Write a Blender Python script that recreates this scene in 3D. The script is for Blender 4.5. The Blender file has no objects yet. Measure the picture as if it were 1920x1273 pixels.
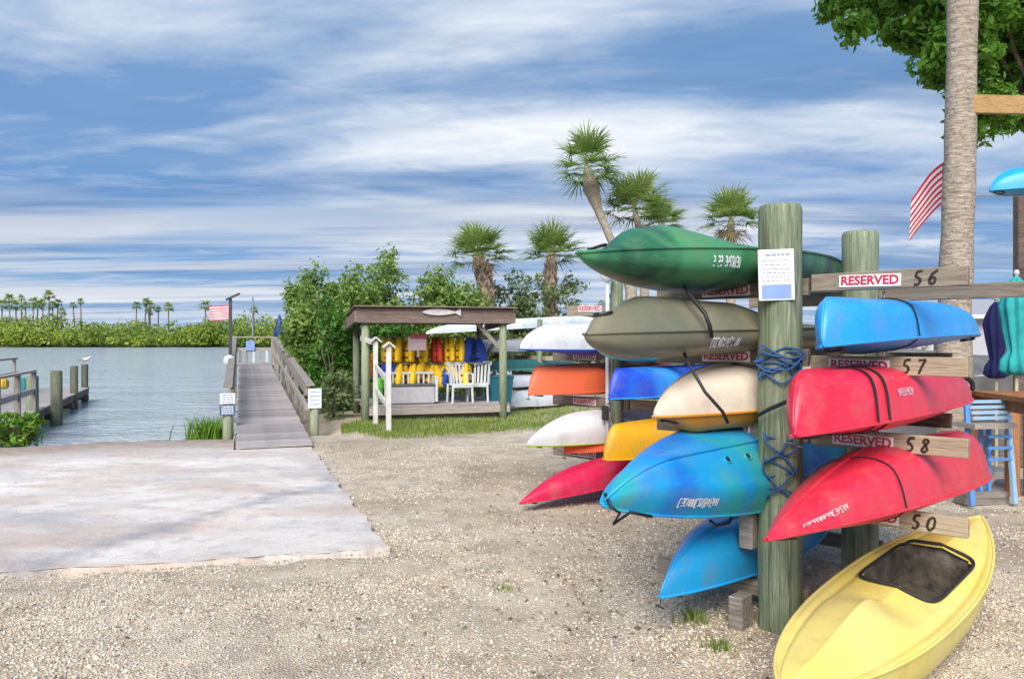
import bpy, math, random
import numpy as np
from mathutils import Vector, Matrix, Quaternion
R = math.radians
C = bpy.context.scene.collection
SC = bpy.context.scene

# ---------------------------------------------------------------- camera
CAM_H, F, CX, HZ = 1.75, 1450.0, 960.0, 636.5
cd = bpy.data.cameras.new('camera'); cam = bpy.data.objects.new('camera', cd); C.objects.link(cam)
cam.location = (0, 0, CAM_H); cam.rotation_euler = (R(90), 0, 0)
cd.sensor_width = 36.0; cd.lens = 36.0 * F / 1920.0; cd.clip_end = 6000; cd.clip_start = 0.05
SC.camera = cam
def P(px, py, d):            # a pixel of the 1920x1273 photograph at depth d
    return Vector(((px - CX) / F * d, d, CAM_H - (py - HZ) / F * d))

# ---------------------------------------------------------------- sky
SUN_EL, SUN_AZ = R(40), R(-168)      # azimuth clockwise from +Y (view direction): behind the camera
w = bpy.data.worlds.new('World'); SC.world = w; w.use_nodes = True
nt = w.node_tree; nt.nodes.clear()
def wn(t, **k):
    n = nt.nodes.new(t)
    for a, b in k.items(): setattr(n, a, b)
    return n
def wl(a, b): nt.links.new(a, b)
def wmath(op, a, b=None, clamp=False):
    n = wn('ShaderNodeMath', operation=op, use_clamp=clamp)
    for i, v in enumerate((a, b)):
        if v is None: continue
        if isinstance(v, (int, float)): n.inputs[i].default_value = v
        else: wl(v, n.inputs[i])
    return n.outputs[0]
def wramp(fac, stops):
    n = wn('ShaderNodeValToRGB'); e = n.color_ramp.elements
    while len(e) < len(stops): e.new(0.5)
    for el, (p, c) in zip(e, stops): el.position = p; el.color = (c, c, c, 1) if isinstance(c, (int, float)) else (*c, 1)
    wl(fac, n.inputs[0]); return n.outputs[0]
def wmix(fac, a, b, typ='MIX'):
    n = wn('ShaderNodeMix', data_type='RGBA', blend_type=typ)
    for s, v in ((n.inputs[0], fac), (n.inputs[6], a), (n.inputs[7], b)):
        if isinstance(v, (int, float)): s.default_value = v
        elif isinstance(v, tuple): s.default_value = (*v, 1)
        else: wl(v, s)
    return n.outputs[2]
sky = wn('ShaderNodeTexSky', sky_type='NISHITA'); sky.sun_disc = False
sky.sun_elevation = SUN_EL; sky.sun_rotation = SUN_AZ
sky.air_density = 1.0; sky.dust_density = 0.6; sky.ozone_density = 3.0
tc = wn('ShaderNodeTexCoord'); sp = wn('ShaderNodeSeparateXYZ'); wl(tc.outputs['Generated'], sp.inputs[0])
zc = wmath('MAXIMUM', sp.outputs[2], 0.0); zd = wmath('ADD', zc, 0.045)
cb = wn('ShaderNodeCombineXYZ'); wl(wmath('DIVIDE', sp.outputs[0], zd), cb.inputs[0]); wl(wmath('DIVIDE', sp.outputs[1], zd), cb.inputs[1])
def cloud_noise(rot, sc, scale, detail, rough, dist, loc=(0, 0, 0)):
    m = wn('ShaderNodeMapping'); m.inputs['Rotation'].default_value = (0, 0, rot); m.inputs['Scale'].default_value = sc
    m.inputs['Location'].default_value = loc
    wl(cb.outputs[0], m.inputs[0])
    n = wn('ShaderNodeTexNoise'); n.inputs['Scale'].default_value = scale; n.inputs['Detail'].default_value = detail
    n.inputs['Roughness'].default_value = rough; n.inputs['Distortion'].default_value = dist
    wl(m.outputs[0], n.inputs['Vector']); return n.outputs[0]
veil = cloud_noise(R(-38), (0.45, 1.0, 1), 0.42, 6, 0.56, 0.6, (3.1, 1.7, 0))
streak = cloud_noise(R(-34), (0.40, 1.0, 1), 0.62, 9, 0.57, 1.1, (0.7, 5.2, 0))
fluff = cloud_noise(R(-25), (0.8, 1.25, 1), 3.0, 7, 0.60, 0.6, (2.4, 0.3, 0))
SKY_BLUE_TINT = (0.75, 0.98, 1.22)
base = wmix(1.0, sky.outputs[0], SKY_BLUE_TINT, 'MULTIPLY')
GREYBLUE = (1.6, 2.75, 4.6); WHITE = (6.6, 6.85, 7.2); DEEP = (0.62, 1.72, 3.9)
base = wmix(0.75, base, DEEP)
c1 = wmix(wramp(veil, [(0.32, 0.05), (0.56, 0.95)]), base, GREYBLUE)
s2 = wmath('ADD', wmath('MULTIPLY', streak, 0.80), wmath('MULTIPLY', fluff, 0.20))
s3 = wmath('ADD', s2, wmath('MULTIPLY', wmath('SUBTRACT', veil, 0.5), 0.45))
vd = wn('ShaderNodeVectorMath', operation='DOT_PRODUCT'); vd.inputs[1].default_value = Vector((-10, 1450, 440)).normalized(); wl(tc.outputs['Generated'], vd.inputs[0])
s3 = wmath('ADD', s3, wramp(vd.outputs['Value'], [(0.955, 0.0), (0.998, 0.085)]))      # thinner, brighter cloud where the light breaks through
c2 = wmix(wramp(s3, [(0.46, 0.0), (0.545, 0.30), (0.62, 0.62), (0.72, 1.0)]), c1, WHITE)
# long bands near the horizon
hor = wramp(sp.outputs[2], [(0.0, 0.5), (0.04, 0.2), (0.12, 0.0)])
slate = cloud_noise(R(-30), (0.35, 1.0, 1), 0.75, 6, 0.58, 0.7, (6.3, 2.2, 0))
c2 = wmix(wramp(slate, [(0.45, 0.0), (0.60, 0.72)]), c2, (0.95, 1.95, 3.8))
bandn = cloud_noise(0.0, (0.10, 0.55, 1), 1.0, 5, 0.6, 0.3, (1.0, 3.0, 0))
band = wmath('MULTIPLY', wramp(bandn, [(0.47, 0.0), (0.58, 1.0)]), wramp(sp.outputs[2], [(0.03, 1.0), (0.13, 0.7), (0.22, 0.0)]))
c2 = wmix(wmath('MULTIPLY', band, 0.8), c2, (6.3, 6.3, 6.3))
c3 = wmix(hor, c2, (4.1, 5.0, 6.3))
bg = wn('ShaderNodeBackground'); bg.inputs['Strength'].default_value = 0.0375
wl(c3, bg.inputs[0]); wo = wn('ShaderNodeOutputWorld'); wl(bg.outputs[0], wo.inputs[0])

# ---------------------------------------------------------------- sun, exposure
sl = bpy.data.lights.new('sun', 'SUN'); sun = bpy.data.objects.new('sun', sl); C.objects.link(sun)
sl.energy = 1.5; sl.angle = R(38); sl.color = (1.0, 0.93, 0.84)
sd = Vector((math.sin(SUN_AZ) * math.cos(SUN_EL), math.cos(SUN_AZ) * math.cos(SUN_EL), math.sin(SUN_EL)))
sun.rotation_euler = sd.to_track_quat('Z', 'Y').to_euler(); sun.location = sd * 40
SC.view_settings.view_transform = 'Standard'; SC.view_settings.look = 'None'
SC.view_settings.gamma = 1.0; SC.view_settings.use_curve_mapping = False
SC.view_settings.exposure = 1.92

# ---------------------------------------------------------------- helpers
rng = np.random.default_rng(7); random.seed(7)
class MB:
    def __init__(s): s.v = []; s.f = []
    def add(s, vs, fs):
        o = len(s.v); s.v += [tuple(v) for v in vs]; s.f += [tuple(i + o for i in f) for f in fs]; return s
    def box(s, c, d, rz=0.0, M=None, bev=0.0):
        hx, hy, hz = d[0] / 2, d[1] / 2, d[2] / 2
        ca, sa = math.cos(rz), math.sin(rz)
        def T(x, y, z):
            q = Vector((x * ca - y * sa, x * sa + y * ca, z))
            if M is not None: q = M @ q
            return q + Vector(c)
        if bev <= 0:
            vs = [T(x, y, z) for z in (-hz, hz) for y in (-hy, hy) for x in (-hx, hx)]
            return s.add(vs, [(0, 2, 3, 1), (4, 5, 7, 6), (0, 1, 5, 4), (2, 6, 7, 3), (0, 4, 6, 2), (1, 3, 7, 5)])
        b = min(bev, hx * .9, hy * .9, hz * .9)
        rings = []
        for z, k in ((-hz, 1), (-hz + b, 0), (hz - b, 0), (hz, 1)):
            q = b * k
            ex, ey = hx - q, hy - q
            pts = [(-ex + b * (1 - k), -ey), (ex - b * (1 - k), -ey), (ex, -ey + b * (1 - k)), (ex, ey - b * (1 - k)),
                   (ex - b * (1 - k), ey), (-ex + b * (1 - k), ey), (-ex, ey - b * (1 - k)), (-ex, -ey + b * (1 - k))]
            rings.append([T(x, y, z) for x, y in pts])
        vs = [v for r in rings for v in r]; fs = []
        for k in range(3):
            for i in range(8): fs.append((k * 8 + i, k * 8 + (i + 1) % 8, k * 8 + 8 + (i + 1) % 8, k * 8 + 8 + i))
        fs.append(tuple(reversed(range(8)))); fs.append(tuple(range(24, 32)))
        return s.add(vs, fs)
    def bar(s, a, b, wd, ht, up=(0, 0, 1)):
        a, b = Vector(a), Vector(b); x = (b - a); L = x.length; x.normalize()
        y = Vector(up).cross(x)
        if y.length < 1e-4: y = Vector((0, 1, 0))
        y.normalize(); z = x.cross(y)
        M = Matrix((x, y, z)).transposed()
        return s.box((a + b) / 2, (L, wd, ht), M=M)
    def tube(s, pts, rad, n=8, cap=True):
        pts = [Vector(p) for p in pts]; m = len(pts)
        rr = rad if isinstance(rad, (list, tuple)) else [rad] * m
        t = [(pts[min(i + 1, m - 1)] - pts[max(i - 1, 0)]).normalized() for i in range(m)]
        u = t[0].orthogonal().normalized(); vs = []
        for i in range(m):
            u = (u - t[i] * u.dot(t[i]))
            u = u.normalized() if u.length > 1e-6 else t[i].orthogonal().normalized()
            vv = t[i].cross(u)
            vs += [pts[i] + (u * math.cos(2 * math.pi * k / n) + vv * math.sin(2 * math.pi * k / n)) * rr[i] for k in range(n)]
        fs = [(i * n + k, i * n + (k + 1) % n, (i + 1) * n + (k + 1) % n, (i + 1) * n + k) for i in range(m - 1) for k in range(n)]
        if cap: fs += [tuple(reversed(range(n))), tuple(range((m - 1) * n, m * n))]
        return s.add(vs, fs)
    def lathe(s, prof, n=20, c=(0, 0, 0), sq=None):
        vs = []
        for r, z in prof:
            for k in range(n):
                a = 2 * math.pi * k / n
                q = sq(a, z) if sq else 1.0
                vs.append((c[0] + r * q * math.cos(a), c[1] + r * q * math.sin(a), c[2] + z))
        m = len(prof)
        fs = [(i * n + k, i * n + (k + 1) % n, (i + 1) * n + (k + 1) % n, (i + 1) * n + k) for i in range(m - 1) for k in range(n)]
        fs += [tuple(reversed(range(n))), tuple(range((m - 1) * n, m * n))]
        return s.add(vs, fs)
    def grid(s, fn, nu, nv):
        vs = [fn(i / nu, j / nv) for i in range(nu + 1) for j in range(nv + 1)]
        fs = [(i * (nv + 1) + j, (i + 1) * (nv + 1) + j, (i + 1) * (nv + 1) + j + 1, i * (nv + 1) + j + 1) for i in range(nu) for j in range(nv)]
        return s.add(vs, fs)
    def obj(s, name, m, parent=None, smooth=False, loc=None, rz=None):
        me = bpy.data.meshes.new(name); me.from_pydata([tuple(v) for v in s.v], [], s.f); me.update()
        if smooth: me.polygons.foreach_set('use_smooth', [True] * len(me.polygons))
        return link(name, me, m, parent, loc, rz)
def link(name, me, m=None, parent=None, loc=None, rz=None):
    if m is not None and not me.materials: me.materials.append(m)
    o = bpy.data.objects.new(name, me); C.objects.link(o)
    if parent: o.parent = parent
    if loc is not None: o.location = loc
    if rz is not None: o.rotation_euler = (0, 0, rz)
    return o
def tag(o, label=None, cat=None, group=None, kind=None):
    for k, v in (('label', label), ('category', cat), ('group', group), ('kind', kind)):
        if v: o[k] = v
    return o
def thing(name, label, cat, loc=(0, 0, 0), rz=0, group=None):
    o = bpy.data.objects.new(name, None); C.objects.link(o); o.empty_display_size = 0.1
    o.location = loc; o.rotation_euler = (0, 0, rz); return tag(o, label, cat, group)
def copy_tree(o, parent=None):
    c = o.copy(); C.objects.link(c); c.parent = parent
    for ch in list(o.children): copy_tree(ch, c)
    return c
def np_mesh(name, V, Fq, m, parent=None, rnd=None, smooth=False, kind=None):
    V = np.asarray(V, np.float32); Fq = np.asarray(Fq, np.int32); k = Fq.shape[1]
    me = bpy.data.meshes.new(name); me.vertices.add(len(V)); me.vertices.foreach_set('co', V.ravel())
    me.loops.add(Fq.size); me.loops.foreach_set('vertex_index', Fq.ravel())
    me.polygons.add(len(Fq)); me.polygons.foreach_set('loop_start', np.arange(0, Fq.size, k, dtype=np.int32))
    if smooth: me.polygons.foreach_set('use_smooth', np.ones(len(Fq), bool))
    if rnd is not None:
        a = me.attributes.new('rnd', 'FLOAT', 'POINT'); a.data.foreach_set('value', np.asarray(rnd, np.float32))
    me.update(calc_edges=True); me.validate()
    o = link(name, me, m, parent)
    if kind: o['kind'] = kind
    return o

# ---------------------------------------------------------------- materials
def srgb(r, g, b):
    f = lambda c: (c / 255 / 12.92) if c <= 10 else ((c / 255 + 0.055) / 1.055) ** 2.4
    return (f(r), f(g), f(b))
class NT:
    def __init__(s, name):
        s.m = bpy.data.materials.new(name); s.m.use_nodes = True; s.t = s.m.node_tree
        s.b = s.t.nodes['Principled BSDF']; s.co = None
    def n(s, t, **k):
        x = s.t.nodes.new(t)
        for a, b in k.items(): setattr(x, a, b)
        return x
    def l(s, a, b): s.t.links.new(a, b)
    def coord(s, sc=(1, 1, 1), out='Object', rot=(0, 0, 0)):
        if s.co is None: s.co = s.n('ShaderNodeTexCoord')
        mp = s.n('ShaderNodeMapping'); mp.inputs['Scale'].default_value = sc; mp.inputs['Rotation'].default_value = rot
        s.l(s.co.outputs[out], mp.inputs[0]); return mp.outputs[0]
    def noise(s, vec, scale, detail=4, rough=0.55, dist=0.0):
        x = s.n('ShaderNodeTexNoise'); x.inputs['Scale'].default_value = scale; x.inputs['Detail'].default_value = detail
        x.inputs['Roughness'].default_value = rough; x.inputs['Distortion'].default_value = dist
        s.l(vec, x.inputs['Vector']); return x.outputs[0]
    def vor(s, vec, scale, feature='F1', out='Distance'):
        x = s.n('ShaderNodeTexVoronoi', feature=feature); x.inputs['Scale'].default_value = scale; s.l(vec, x.inputs['Vector']); return x.outputs[out]
    def ramp(s, fac, stops, interp='LINEAR'):
        x = s.n('ShaderNodeValToRGB'); e = x.color_ramp.elements; x.color_ramp.interpolation = interp
        while len(e) < len(stops): e.new(0.5)
        for el, (p, c) in zip(e, stops): el.position = p; el.color = (c, c, c, 1) if isinstance(c, (int, float)) else (*c, 1)
        s.l(fac, x.inputs[0]); return x.outputs[0]
    def mix(s, fac, a, b, typ='MIX'):
        x = s.n('ShaderNodeMix', data_type='RGBA', blend_type=typ)
        for k, v in ((0, fac), (6, a), (7, b)):
            if isinstance(v, (int, float)): x.inputs[k].default_value = v
            elif isinstance(v, tuple): x.inputs[k].default_value = (*v, 1)
            else: s.l(v, x.inputs[k])
        return x.outputs[2]
    def math(s, op, a, b=0.0):
        x = s.n('ShaderNodeMath', operation=op)
        for i, v in enumerate((a, b)):
            if isinstance(v, (int, float)): x.inputs[i].default_value = v
            else: s.l(v, x.inputs[i])
        return x.outputs[0]
    def col(s, c):
        if isinstance(c, tuple): s.b.inputs['Base Color'].default_value = (*c, 1)
        else: s.l(c, s.b.inputs['Base Color'])
        return s
    def set(s, **k):
        for a, v in k.items():
            i = s.b.inputs[a.replace('_', ' ')]
            if isinstance(v, (int, float, tuple)): i.default_value = v
            else: s.l(v, i)
        return s
    def bump(s, h, strength=0.3, dist=0.01):
        x = s.n('ShaderNodeBump'); x.inputs['Strength'].default_value = strength; x.inputs['Distance'].default_value = dist
        s.l(h, x.inputs['Height']); s.l(x.outputs[0], s.b.inputs['Normal']); return s
def rough_mat(name, c, rough=0.6, var=0.25, scale=6, bump=0.15, sc=(1, 1, 1)):
    t = NT(name); v = t.coord(sc); n = t.noise(v, scale, 6, 0.6)
    d = tuple(x * (1 - var) for x in c); l = tuple(min(1, x * (1 + var)) for x in c)
    t.col(t.ramp(n, [(0.3, d), (0.7, l)])).set(Roughness=rough).bump(t.noise(v, scale * 5, 4), bump, 0.01); return t.m
def wood_mat(name, dark, mid, light, axis='Z', scale=1.0, stain=None, rough=0.8):
    t = NT(name); s = {'X': (1.2, 14, 14), 'Y': (14, 1.2, 14), 'Z': (14, 14, 1.2)}[axis]
    s = tuple(q * scale for q in s)
    v = t.coord(s); n = t.noise(v, 1.6, 7, 0.62, 1.6); f = t.noise(v, 6.0, 4, 0.6, 0.6)
    c = t.ramp(n, [(0.28, dark), (0.47, mid), (0.68, light)])
    c = t.mix(t.ramp(f, [(0.35, 0.55), (0.62, 0.0)]), c, dark)
    big = t.noise(t.coord((1, 1, 1)), 2.2, 4, 0.6)
    c = t.mix(t.ramp(big, [(0.45, 0.0), (0.75, 0.5)]), c, stain or tuple(0.6 * q for q in mid))
    ck = t.noise(t.coord(tuple(q * 2.2 if q > 5 else q * .5 for q in s)), 1.0, 3, 0.5, 0.4)
    c = t.mix(t.ramp(t.math('ABSOLUTE', t.math('SUBTRACT', ck, 0.5)), [(0.004, 0.85), (0.022, 0.0)]), c, tuple(.35 * q for q in dark))
    inf = t.n('ShaderNodeObjectInfo'); c2 = t.mix(0.36, c, t.ramp(inf.outputs['Random'], [(0.0, tuple(q * .45 for q in mid)), (1.0, light)]))
    t.col(c2).set(Roughness=rough, Specular_IOR_Level=0.25).bump(n, 0.55, 0.012); return t.m
def plastic(name, c1, c2=None, c3=None, rough=0.34, sw=1.3):
    t = NT(name); v = t.coord((1, 1, 1))
    if c2:
        n = t.noise(t.coord((1.0, .6, .6)), sw, 2, 0.5, 0.8)
        st = [(0.40, c1), (0.56, c2)] + ([(0.66, c3)] if c3 else [])
        c = t.ramp(n, st)
    else:
        c = t.ramp(t.noise(v, 2.0, 3), [(0.3, tuple(q * .9 for q in c1)), (0.7, c1)])
    scr = t.noise(t.coord((0.3, 30, 30)), 2.0, 2, 0.6); dirt = t.noise(v, 5.0, 6, 0.65)
    c = t.mix(t.ramp(scr, [(0.56, 0.0), (0.85, 0.07)]), c, (0.72, 0.72, 0.70))
    c = t.mix(t.ramp(dirt, [(0.50, 0.0), (0.74, 0.34)]), c, (0.20, 0.17, 0.13))
    t.col(c).set(Roughness=t.ramp(dirt, [(0.3, rough - .06), (0.75, rough + .28)]), Specular_IOR_Level=0.45)
    t.bump(t.noise(v, 7.0, 4), 0.10, 0.02); return t.m
def flat(name, c, rough=0.5, metal=0.0):
    t = NT(name); n = t.noise(t.coord(), 9, 4)
    t.col(t.ramp(n, [(0.3, tuple(q * .86 for q in c)), (0.7, tuple(min(1, q * 1.06) for q in c))])).set(Roughness=rough, Metallic=metal); return t.m
def leaf_mat(name, dark, mid, light, trans=0.35):
    t = NT(name); a = t.n('ShaderNodeAttribute', attribute_name='rnd')
    c = t.ramp(a.outputs['Fac'], [(0.0, dark), (0.5, mid), (1.0, light)])
    t.col(c).set(Roughness=0.5, Specular_IOR_Level=0.35)
    tr = t.n('ShaderNodeBsdfTranslucent'); t.l(t.mix(0.5, c, (0.22, 0.34, 0.03)), tr.inputs[0])
    mx = t.n('ShaderNodeMixShader'); mx.inputs[0].default_value = trans
    out = t.t.nodes['Material Output']; t.l(t.b.outputs[0], mx.inputs[1]); t.l(tr.outputs[0], mx.inputs[2]); t.l(mx.outputs[0], out.inputs[0])
    return t.m
M = {}
M['post'] = wood_mat('weathered green treated wood', (0.09, 0.12, 0.07), (0.24, 0.30, 0.19), (0.46, 0.50, 0.36), 'Z', 0.75, (0.20, 0.15, 0.10))
M['arm'] = wood_mat('weathered grey brown board', (0.10, 0.075, 0.055), (0.25, 0.205, 0.16), (0.42, 0.36, 0.29), 'X')
M['armlight'] = wood_mat('pale new board', (0.22, 0.17, 0.11), (0.42, 0.34, 0.24), (0.56, 0.48, 0.36), 'X')
M['greywood'] = wood_mat('silvered grey wood', (0.12, 0.10, 0.085), (0.33, 0.29, 0.255), (0.54, 0.49, 0.44), 'X')
M['greywoodz'] = wood_mat('silvered grey post', (0.15, 0.14, 0.12), (0.30, 0.28, 0.25), (0.48, 0.46, 0.42), 'Z')
M['deckwood'] = wood_mat('silvered deck plank', (0.15, 0.13, 0.13), (0.36, 0.325, 0.32), (0.58, 0.54, 0.53), 'X', 1.0, (0.26, 0.24, 0.24))
M['roofwood'] = wood_mat('dark brown board', (0.07, 0.05, 0.042), (0.19, 0.135, 0.115), (0.33, 0.26, 0.225), 'X')
M['redwood'] = wood_mat('stained red brown wood', (0.20, 0.075, 0.03), (0.36, 0.15, 0.06), (0.50, 0.25, 0.12), 'X')
M['redwoodz'] = wood_mat('stained red brown post', (0.20, 0.075, 0.03), (0.36, 0.15, 0.06), (0.50, 0.25, 0.12), 'Z')
M['tanwood'] = wood_mat('fresh tan beam', (0.28, 0.16, 0.06), (0.45, 0.28, 0.11), (0.55, 0.38, 0.18), 'X')
M['white'] = rough_mat('weathered white paint', (0.58, 0.57, 0.54), 0.6, 0.15, 7, 0.2)
M['whiteplastic'] = flat('white plastic', (0.56, 0.58, 0.61), 0.45)
M['signwhite'] = flat('white sign sheet', (0.80, 0.79, 0.80), 0.4)
M['signred'] = flat('red sign print', (0.55, 0.02, 0.05), 0.45)
M['ink'] = flat('black marker', (0.03, 0.017, 0.012), 0.6)
M['blackstrap'] = flat('black webbing', (0.012, 0.013, 0.018), 0.55)
M['rubber'] = flat('black rubber', (0.02, 0.02, 0.022), 0.6)
M['bluerope'] = flat('blue rope', (0.025, 0.085, 0.23), 0.8)
M['printgrey'] = flat('grey print', (0.30, 0.34, 0.44), 0.6)
M['printblue'] = flat('blue print', (0.22, 0.33, 0.66), 0.6)
M['letterwhite'] = flat('white decal', (0.75, 0.76, 0.80), 0.4)
M['letterpink'] = flat('worn pale decal', (0.66, 0.42, 0.46), 0.5)
M['bark'] = rough_mat('bark', (0.16, 0.12, 0.09), 0.9, 0.45, 9, 0.6, (1, 1, 0.3))
M['greymetal'] = flat('grey metal', (0.36, 0.38, 0.40), 0.45, 0.6)
M['leaf_mang'] = leaf_mat('mangrove leaves', (0.075, 0.135, 0.026), (0.18, 0.295, 0.06), (0.36, 0.48, 0.14))
M['leaf_dark'] = leaf_mat('dark glossy leaves', (0.022, 0.075, 0.014), (0.055, 0.17, 0.024), (0.14, 0.32, 0.05))
M['leaf_shade'] = leaf_mat('shade tree leaves', (0.04, 0.13, 0.018), (0.13, 0.32, 0.04), (0.34, 0.56, 0.10), 0.5)
M['leaf_olive'] = leaf_mat('grey green leaves', (0.08, 0.125, 0.05), (0.17, 0.23, 0.10), (0.32, 0.38, 0.19))
M['leaf_bright'] = leaf_mat('bright shrub leaves', (0.05, 0.13, 0.012), (0.12, 0.28, 0.02), (0.26, 0.44, 0.05))
M['leaf_far'] = leaf_mat('far mangrove leaves', (0.08, 0.14, 0.025), (0.21, 0.30, 0.036), (0.42, 0.48, 0.08), 0.3)
M['palmleaf'] = leaf_mat('palm fronds', (0.09, 0.17, 0.04), (0.21, 0.33, 0.09), (0.50, 0.57, 0.22), 0.45)
M['palmdry'] = leaf_mat('dry palm skirt', (0.12, 0.09, 0.05), (0.22, 0.18, 0.10), (0.34, 0.29, 0.17), 0.15)
M['grass'] = leaf_mat('grass blades', (0.08, 0.14, 0.02), (0.18, 0.28, 0.04), (0.38, 0.42, 0.11), 0.3)
# ---------------------------------------------------------------- terrain
WL = -0.45                                    # water level
DS = Vector((-3.75, 12.25)); DD = Vector((-0.331, 0.944)); DR = Vector((0.944, 0.331))
def gz(x, y):
    x = np.asarray(x, float); y = np.asarray(y, float)
    lat = (x - DS.x) * DR.x + (y - DS.y) * DR.y
    sd2 = y - (15.05 + 0.33 * (x + 9.96)) + 0.12 * np.sin(x * 2.1) + 0.05 * np.sin(x * 7.3)
    s = np.minimum((0.5 - lat) * 3.5, sd2)
    s = np.maximum(s, np.minimum(y - 42, 14 - x) * 0.5)
    s = np.minimum(s, (214 + 5 * np.sin(x * 0.045) - y) * 0.35)
    z = -0.45 - 0.14 * s
    z = np.where(z > -0.06, -0.06 * np.exp(-(z + 0.06) / 0.06), z)      # eases into level ground
    z = np.clip(z, -1.8, 0.0)
    und = -0.022 * np.exp(-((x - 0.15 - 0.1 * y) / 0.22) ** 2) * (y < 14) - 0.02 * np.exp(-((x + 1.35 - 0.1 * y) / 0.22) ** 2) * (y < 6.0) + 0.012 * np.sin(x * 1.7 + y * 0.9) * np.cos(y * 1.3 - x * 0.4) + 0.006 * np.sin(x * 4.1 - y * 3.3)
    return z + und * (np.abs(y) < 60)
def gz1(x, y): return float(gz(x, y))
def warp(n, lo, hi, c, k):
    a, b = math.asinh((lo - c) / k), math.asinh((hi - c) / k)
    return c + k * np.sinh(np.linspace(a, b, n))
xs = warp(330, -1600, 1600, -1.0, 3.5); ys = warp(330, -400, 2600, 9.0, 4.0)
GX, GY = np.meshgrid(xs, ys); n0, n1 = GX.shape
# slab outline: right edge runs from SB to SC0, the rows lean with slope SL
SB = Vector((-1.035, 6.39)); SC0 = Vector((-3.2, 12.35)); SL = 0.26
def slab_right(t):                            # t = y-intercept style row parameter along the right edge
    if t <= 1: return SB.lerp(SC0, t)
    return Vector((-4.34, 12.05)) + Vector((-0.33, 0.944)) * ((t - 1) * 8)
def in_slab(x, y):
    q = (y - SL * x); q0 = SB.y - SL * SB.x; q1 = SC0.y - SL * SC0.x
    t = (q - q0) / (q1 - q0)
    ex = np.where(t <= 1, SB.x + (SC0.x - SB.x) * t, -4.34 - 0.35 * (t - 1) * 6.0)
    return (q > q0) & (x < ex) & (t < 1.9)
GZ = gz(GX, GY) - 0.05 * in_slab(GX, GY) 
idx = np.arange(n0 * n1).reshape(n0, n1)
Fq = np.stack([idx[:-1, :-1], idx[:-1, 1:], idx[1:, 1:], idx[1:, :-1]], -1).reshape(-1, 4)
t = NT('shell and sand ground'); g = t.n('ShaderNodeNewGeometry'); pos = g.outputs['Position']
big = t.noise(pos, 0.55, 5, 0.6, 0.4); med = t.noise(pos, 3.0, 6, 0.65); peb = t.vor(pos, 75, 'F1', 'Color'); pebd = t.vor(pos, 75)
c = t.ramp(big, [(0.30, (0.40, 0.31, 0.205)), (0.46, (0.65, 0.53, 0.38)), (0.64, (0.80, 0.69, 0.54))])
c = t.mix(t.ramp(med, [(0.36, 0.6), (0.56, 0.0)]), c, (0.27, 0.21, 0.155))
c = t.mix(0.35, c, t.ramp(t.math('MULTIPLY', peb, 1.0), [(0.0, (0.16, 0.13, 0.11)), (0.5, (0.42, 0.37, 0.31)), (1.0, (0.74, 0.70, 0.64))]))
spz = t.n('ShaderNodeSeparateXYZ'); t.l(pos, spz.inputs[0])
wet = t.ramp(t.math('ADD', t.math('MULTIPLY', spz.outputs[2], 1.0), 1.0), [(0.55, 1.0), (0.68, 0.0)])
c = t.mix(wet, c, (0.13, 0.085, 0.06))
farf = t.ramp(t.math('DIVIDE', spz.outputs[1], 100.0), [(0.30, 0.0), (0.5, 1.0)])
c = t.mix(farf, c, (0.10, 0.13, 0.05))
t.col(c).set(Roughness=0.92, Specular_IOR_Level=0.2).bump(t.math('ADD', pebd, t.math('MULTIPLY', med, 0.8)), 0.8, 0.02)
tag(np_mesh('ground', np.stack([GX, GY, GZ], -1).reshape(-1, 3), Fq, t.m, smooth=True), 'tan gravel and crushed shell yard beside the boat ramp', 'ground', kind='structure')

# ---------------------------------------------------------------- water
t = NT('rippled lagoon water'); g = t.n('ShaderNodeNewGeometry'); pos = g.outputs['Position']
def pm(sc): 
    m_ = t.n('ShaderNodeMapping'); m_.inputs['Scale'].default_value = sc; m_.inputs['Rotation'].default_value = (0, 0, 0.25); t.l(pos, m_.inputs[0]); return m_.outputs[0]
h = t.math('ADD', t.math('MULTIPLY', t.noise(pm((0.8, 1.3, 1)), 2.6, 4, 0.55, 0.6), 1.0), t.math('MULTIPLY', t.noise(pm((0.2, 0.5, 1)), 0.9, 3, 0.5), 1.4))
t.col(t.ramp(t.noise(pm((0.25, 0.9, 1)), 0.9, 6, .7), [(0.3, (0.36, 0.425, 0.50)), (0.7, (0.56, 0.61, 0.66))])).set(Roughness=0.09, IOR=1.33, Specular_IOR_Level=0.7).bump(h, 1.0, 0.22)  # pale streaked base colour carries painted cloud reflection on top of the real one
wm = MB(); wm.add([(-1600, -300, WL), (1600, -300, WL), (1600, 2500, WL), (-1600, 2500, WL)], [(0, 1, 2, 3)])
tag(wm.obj('water', t.m), 'rippled pale blue lagoon water behind the boat ramp', 'water', kind='structure')

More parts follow.
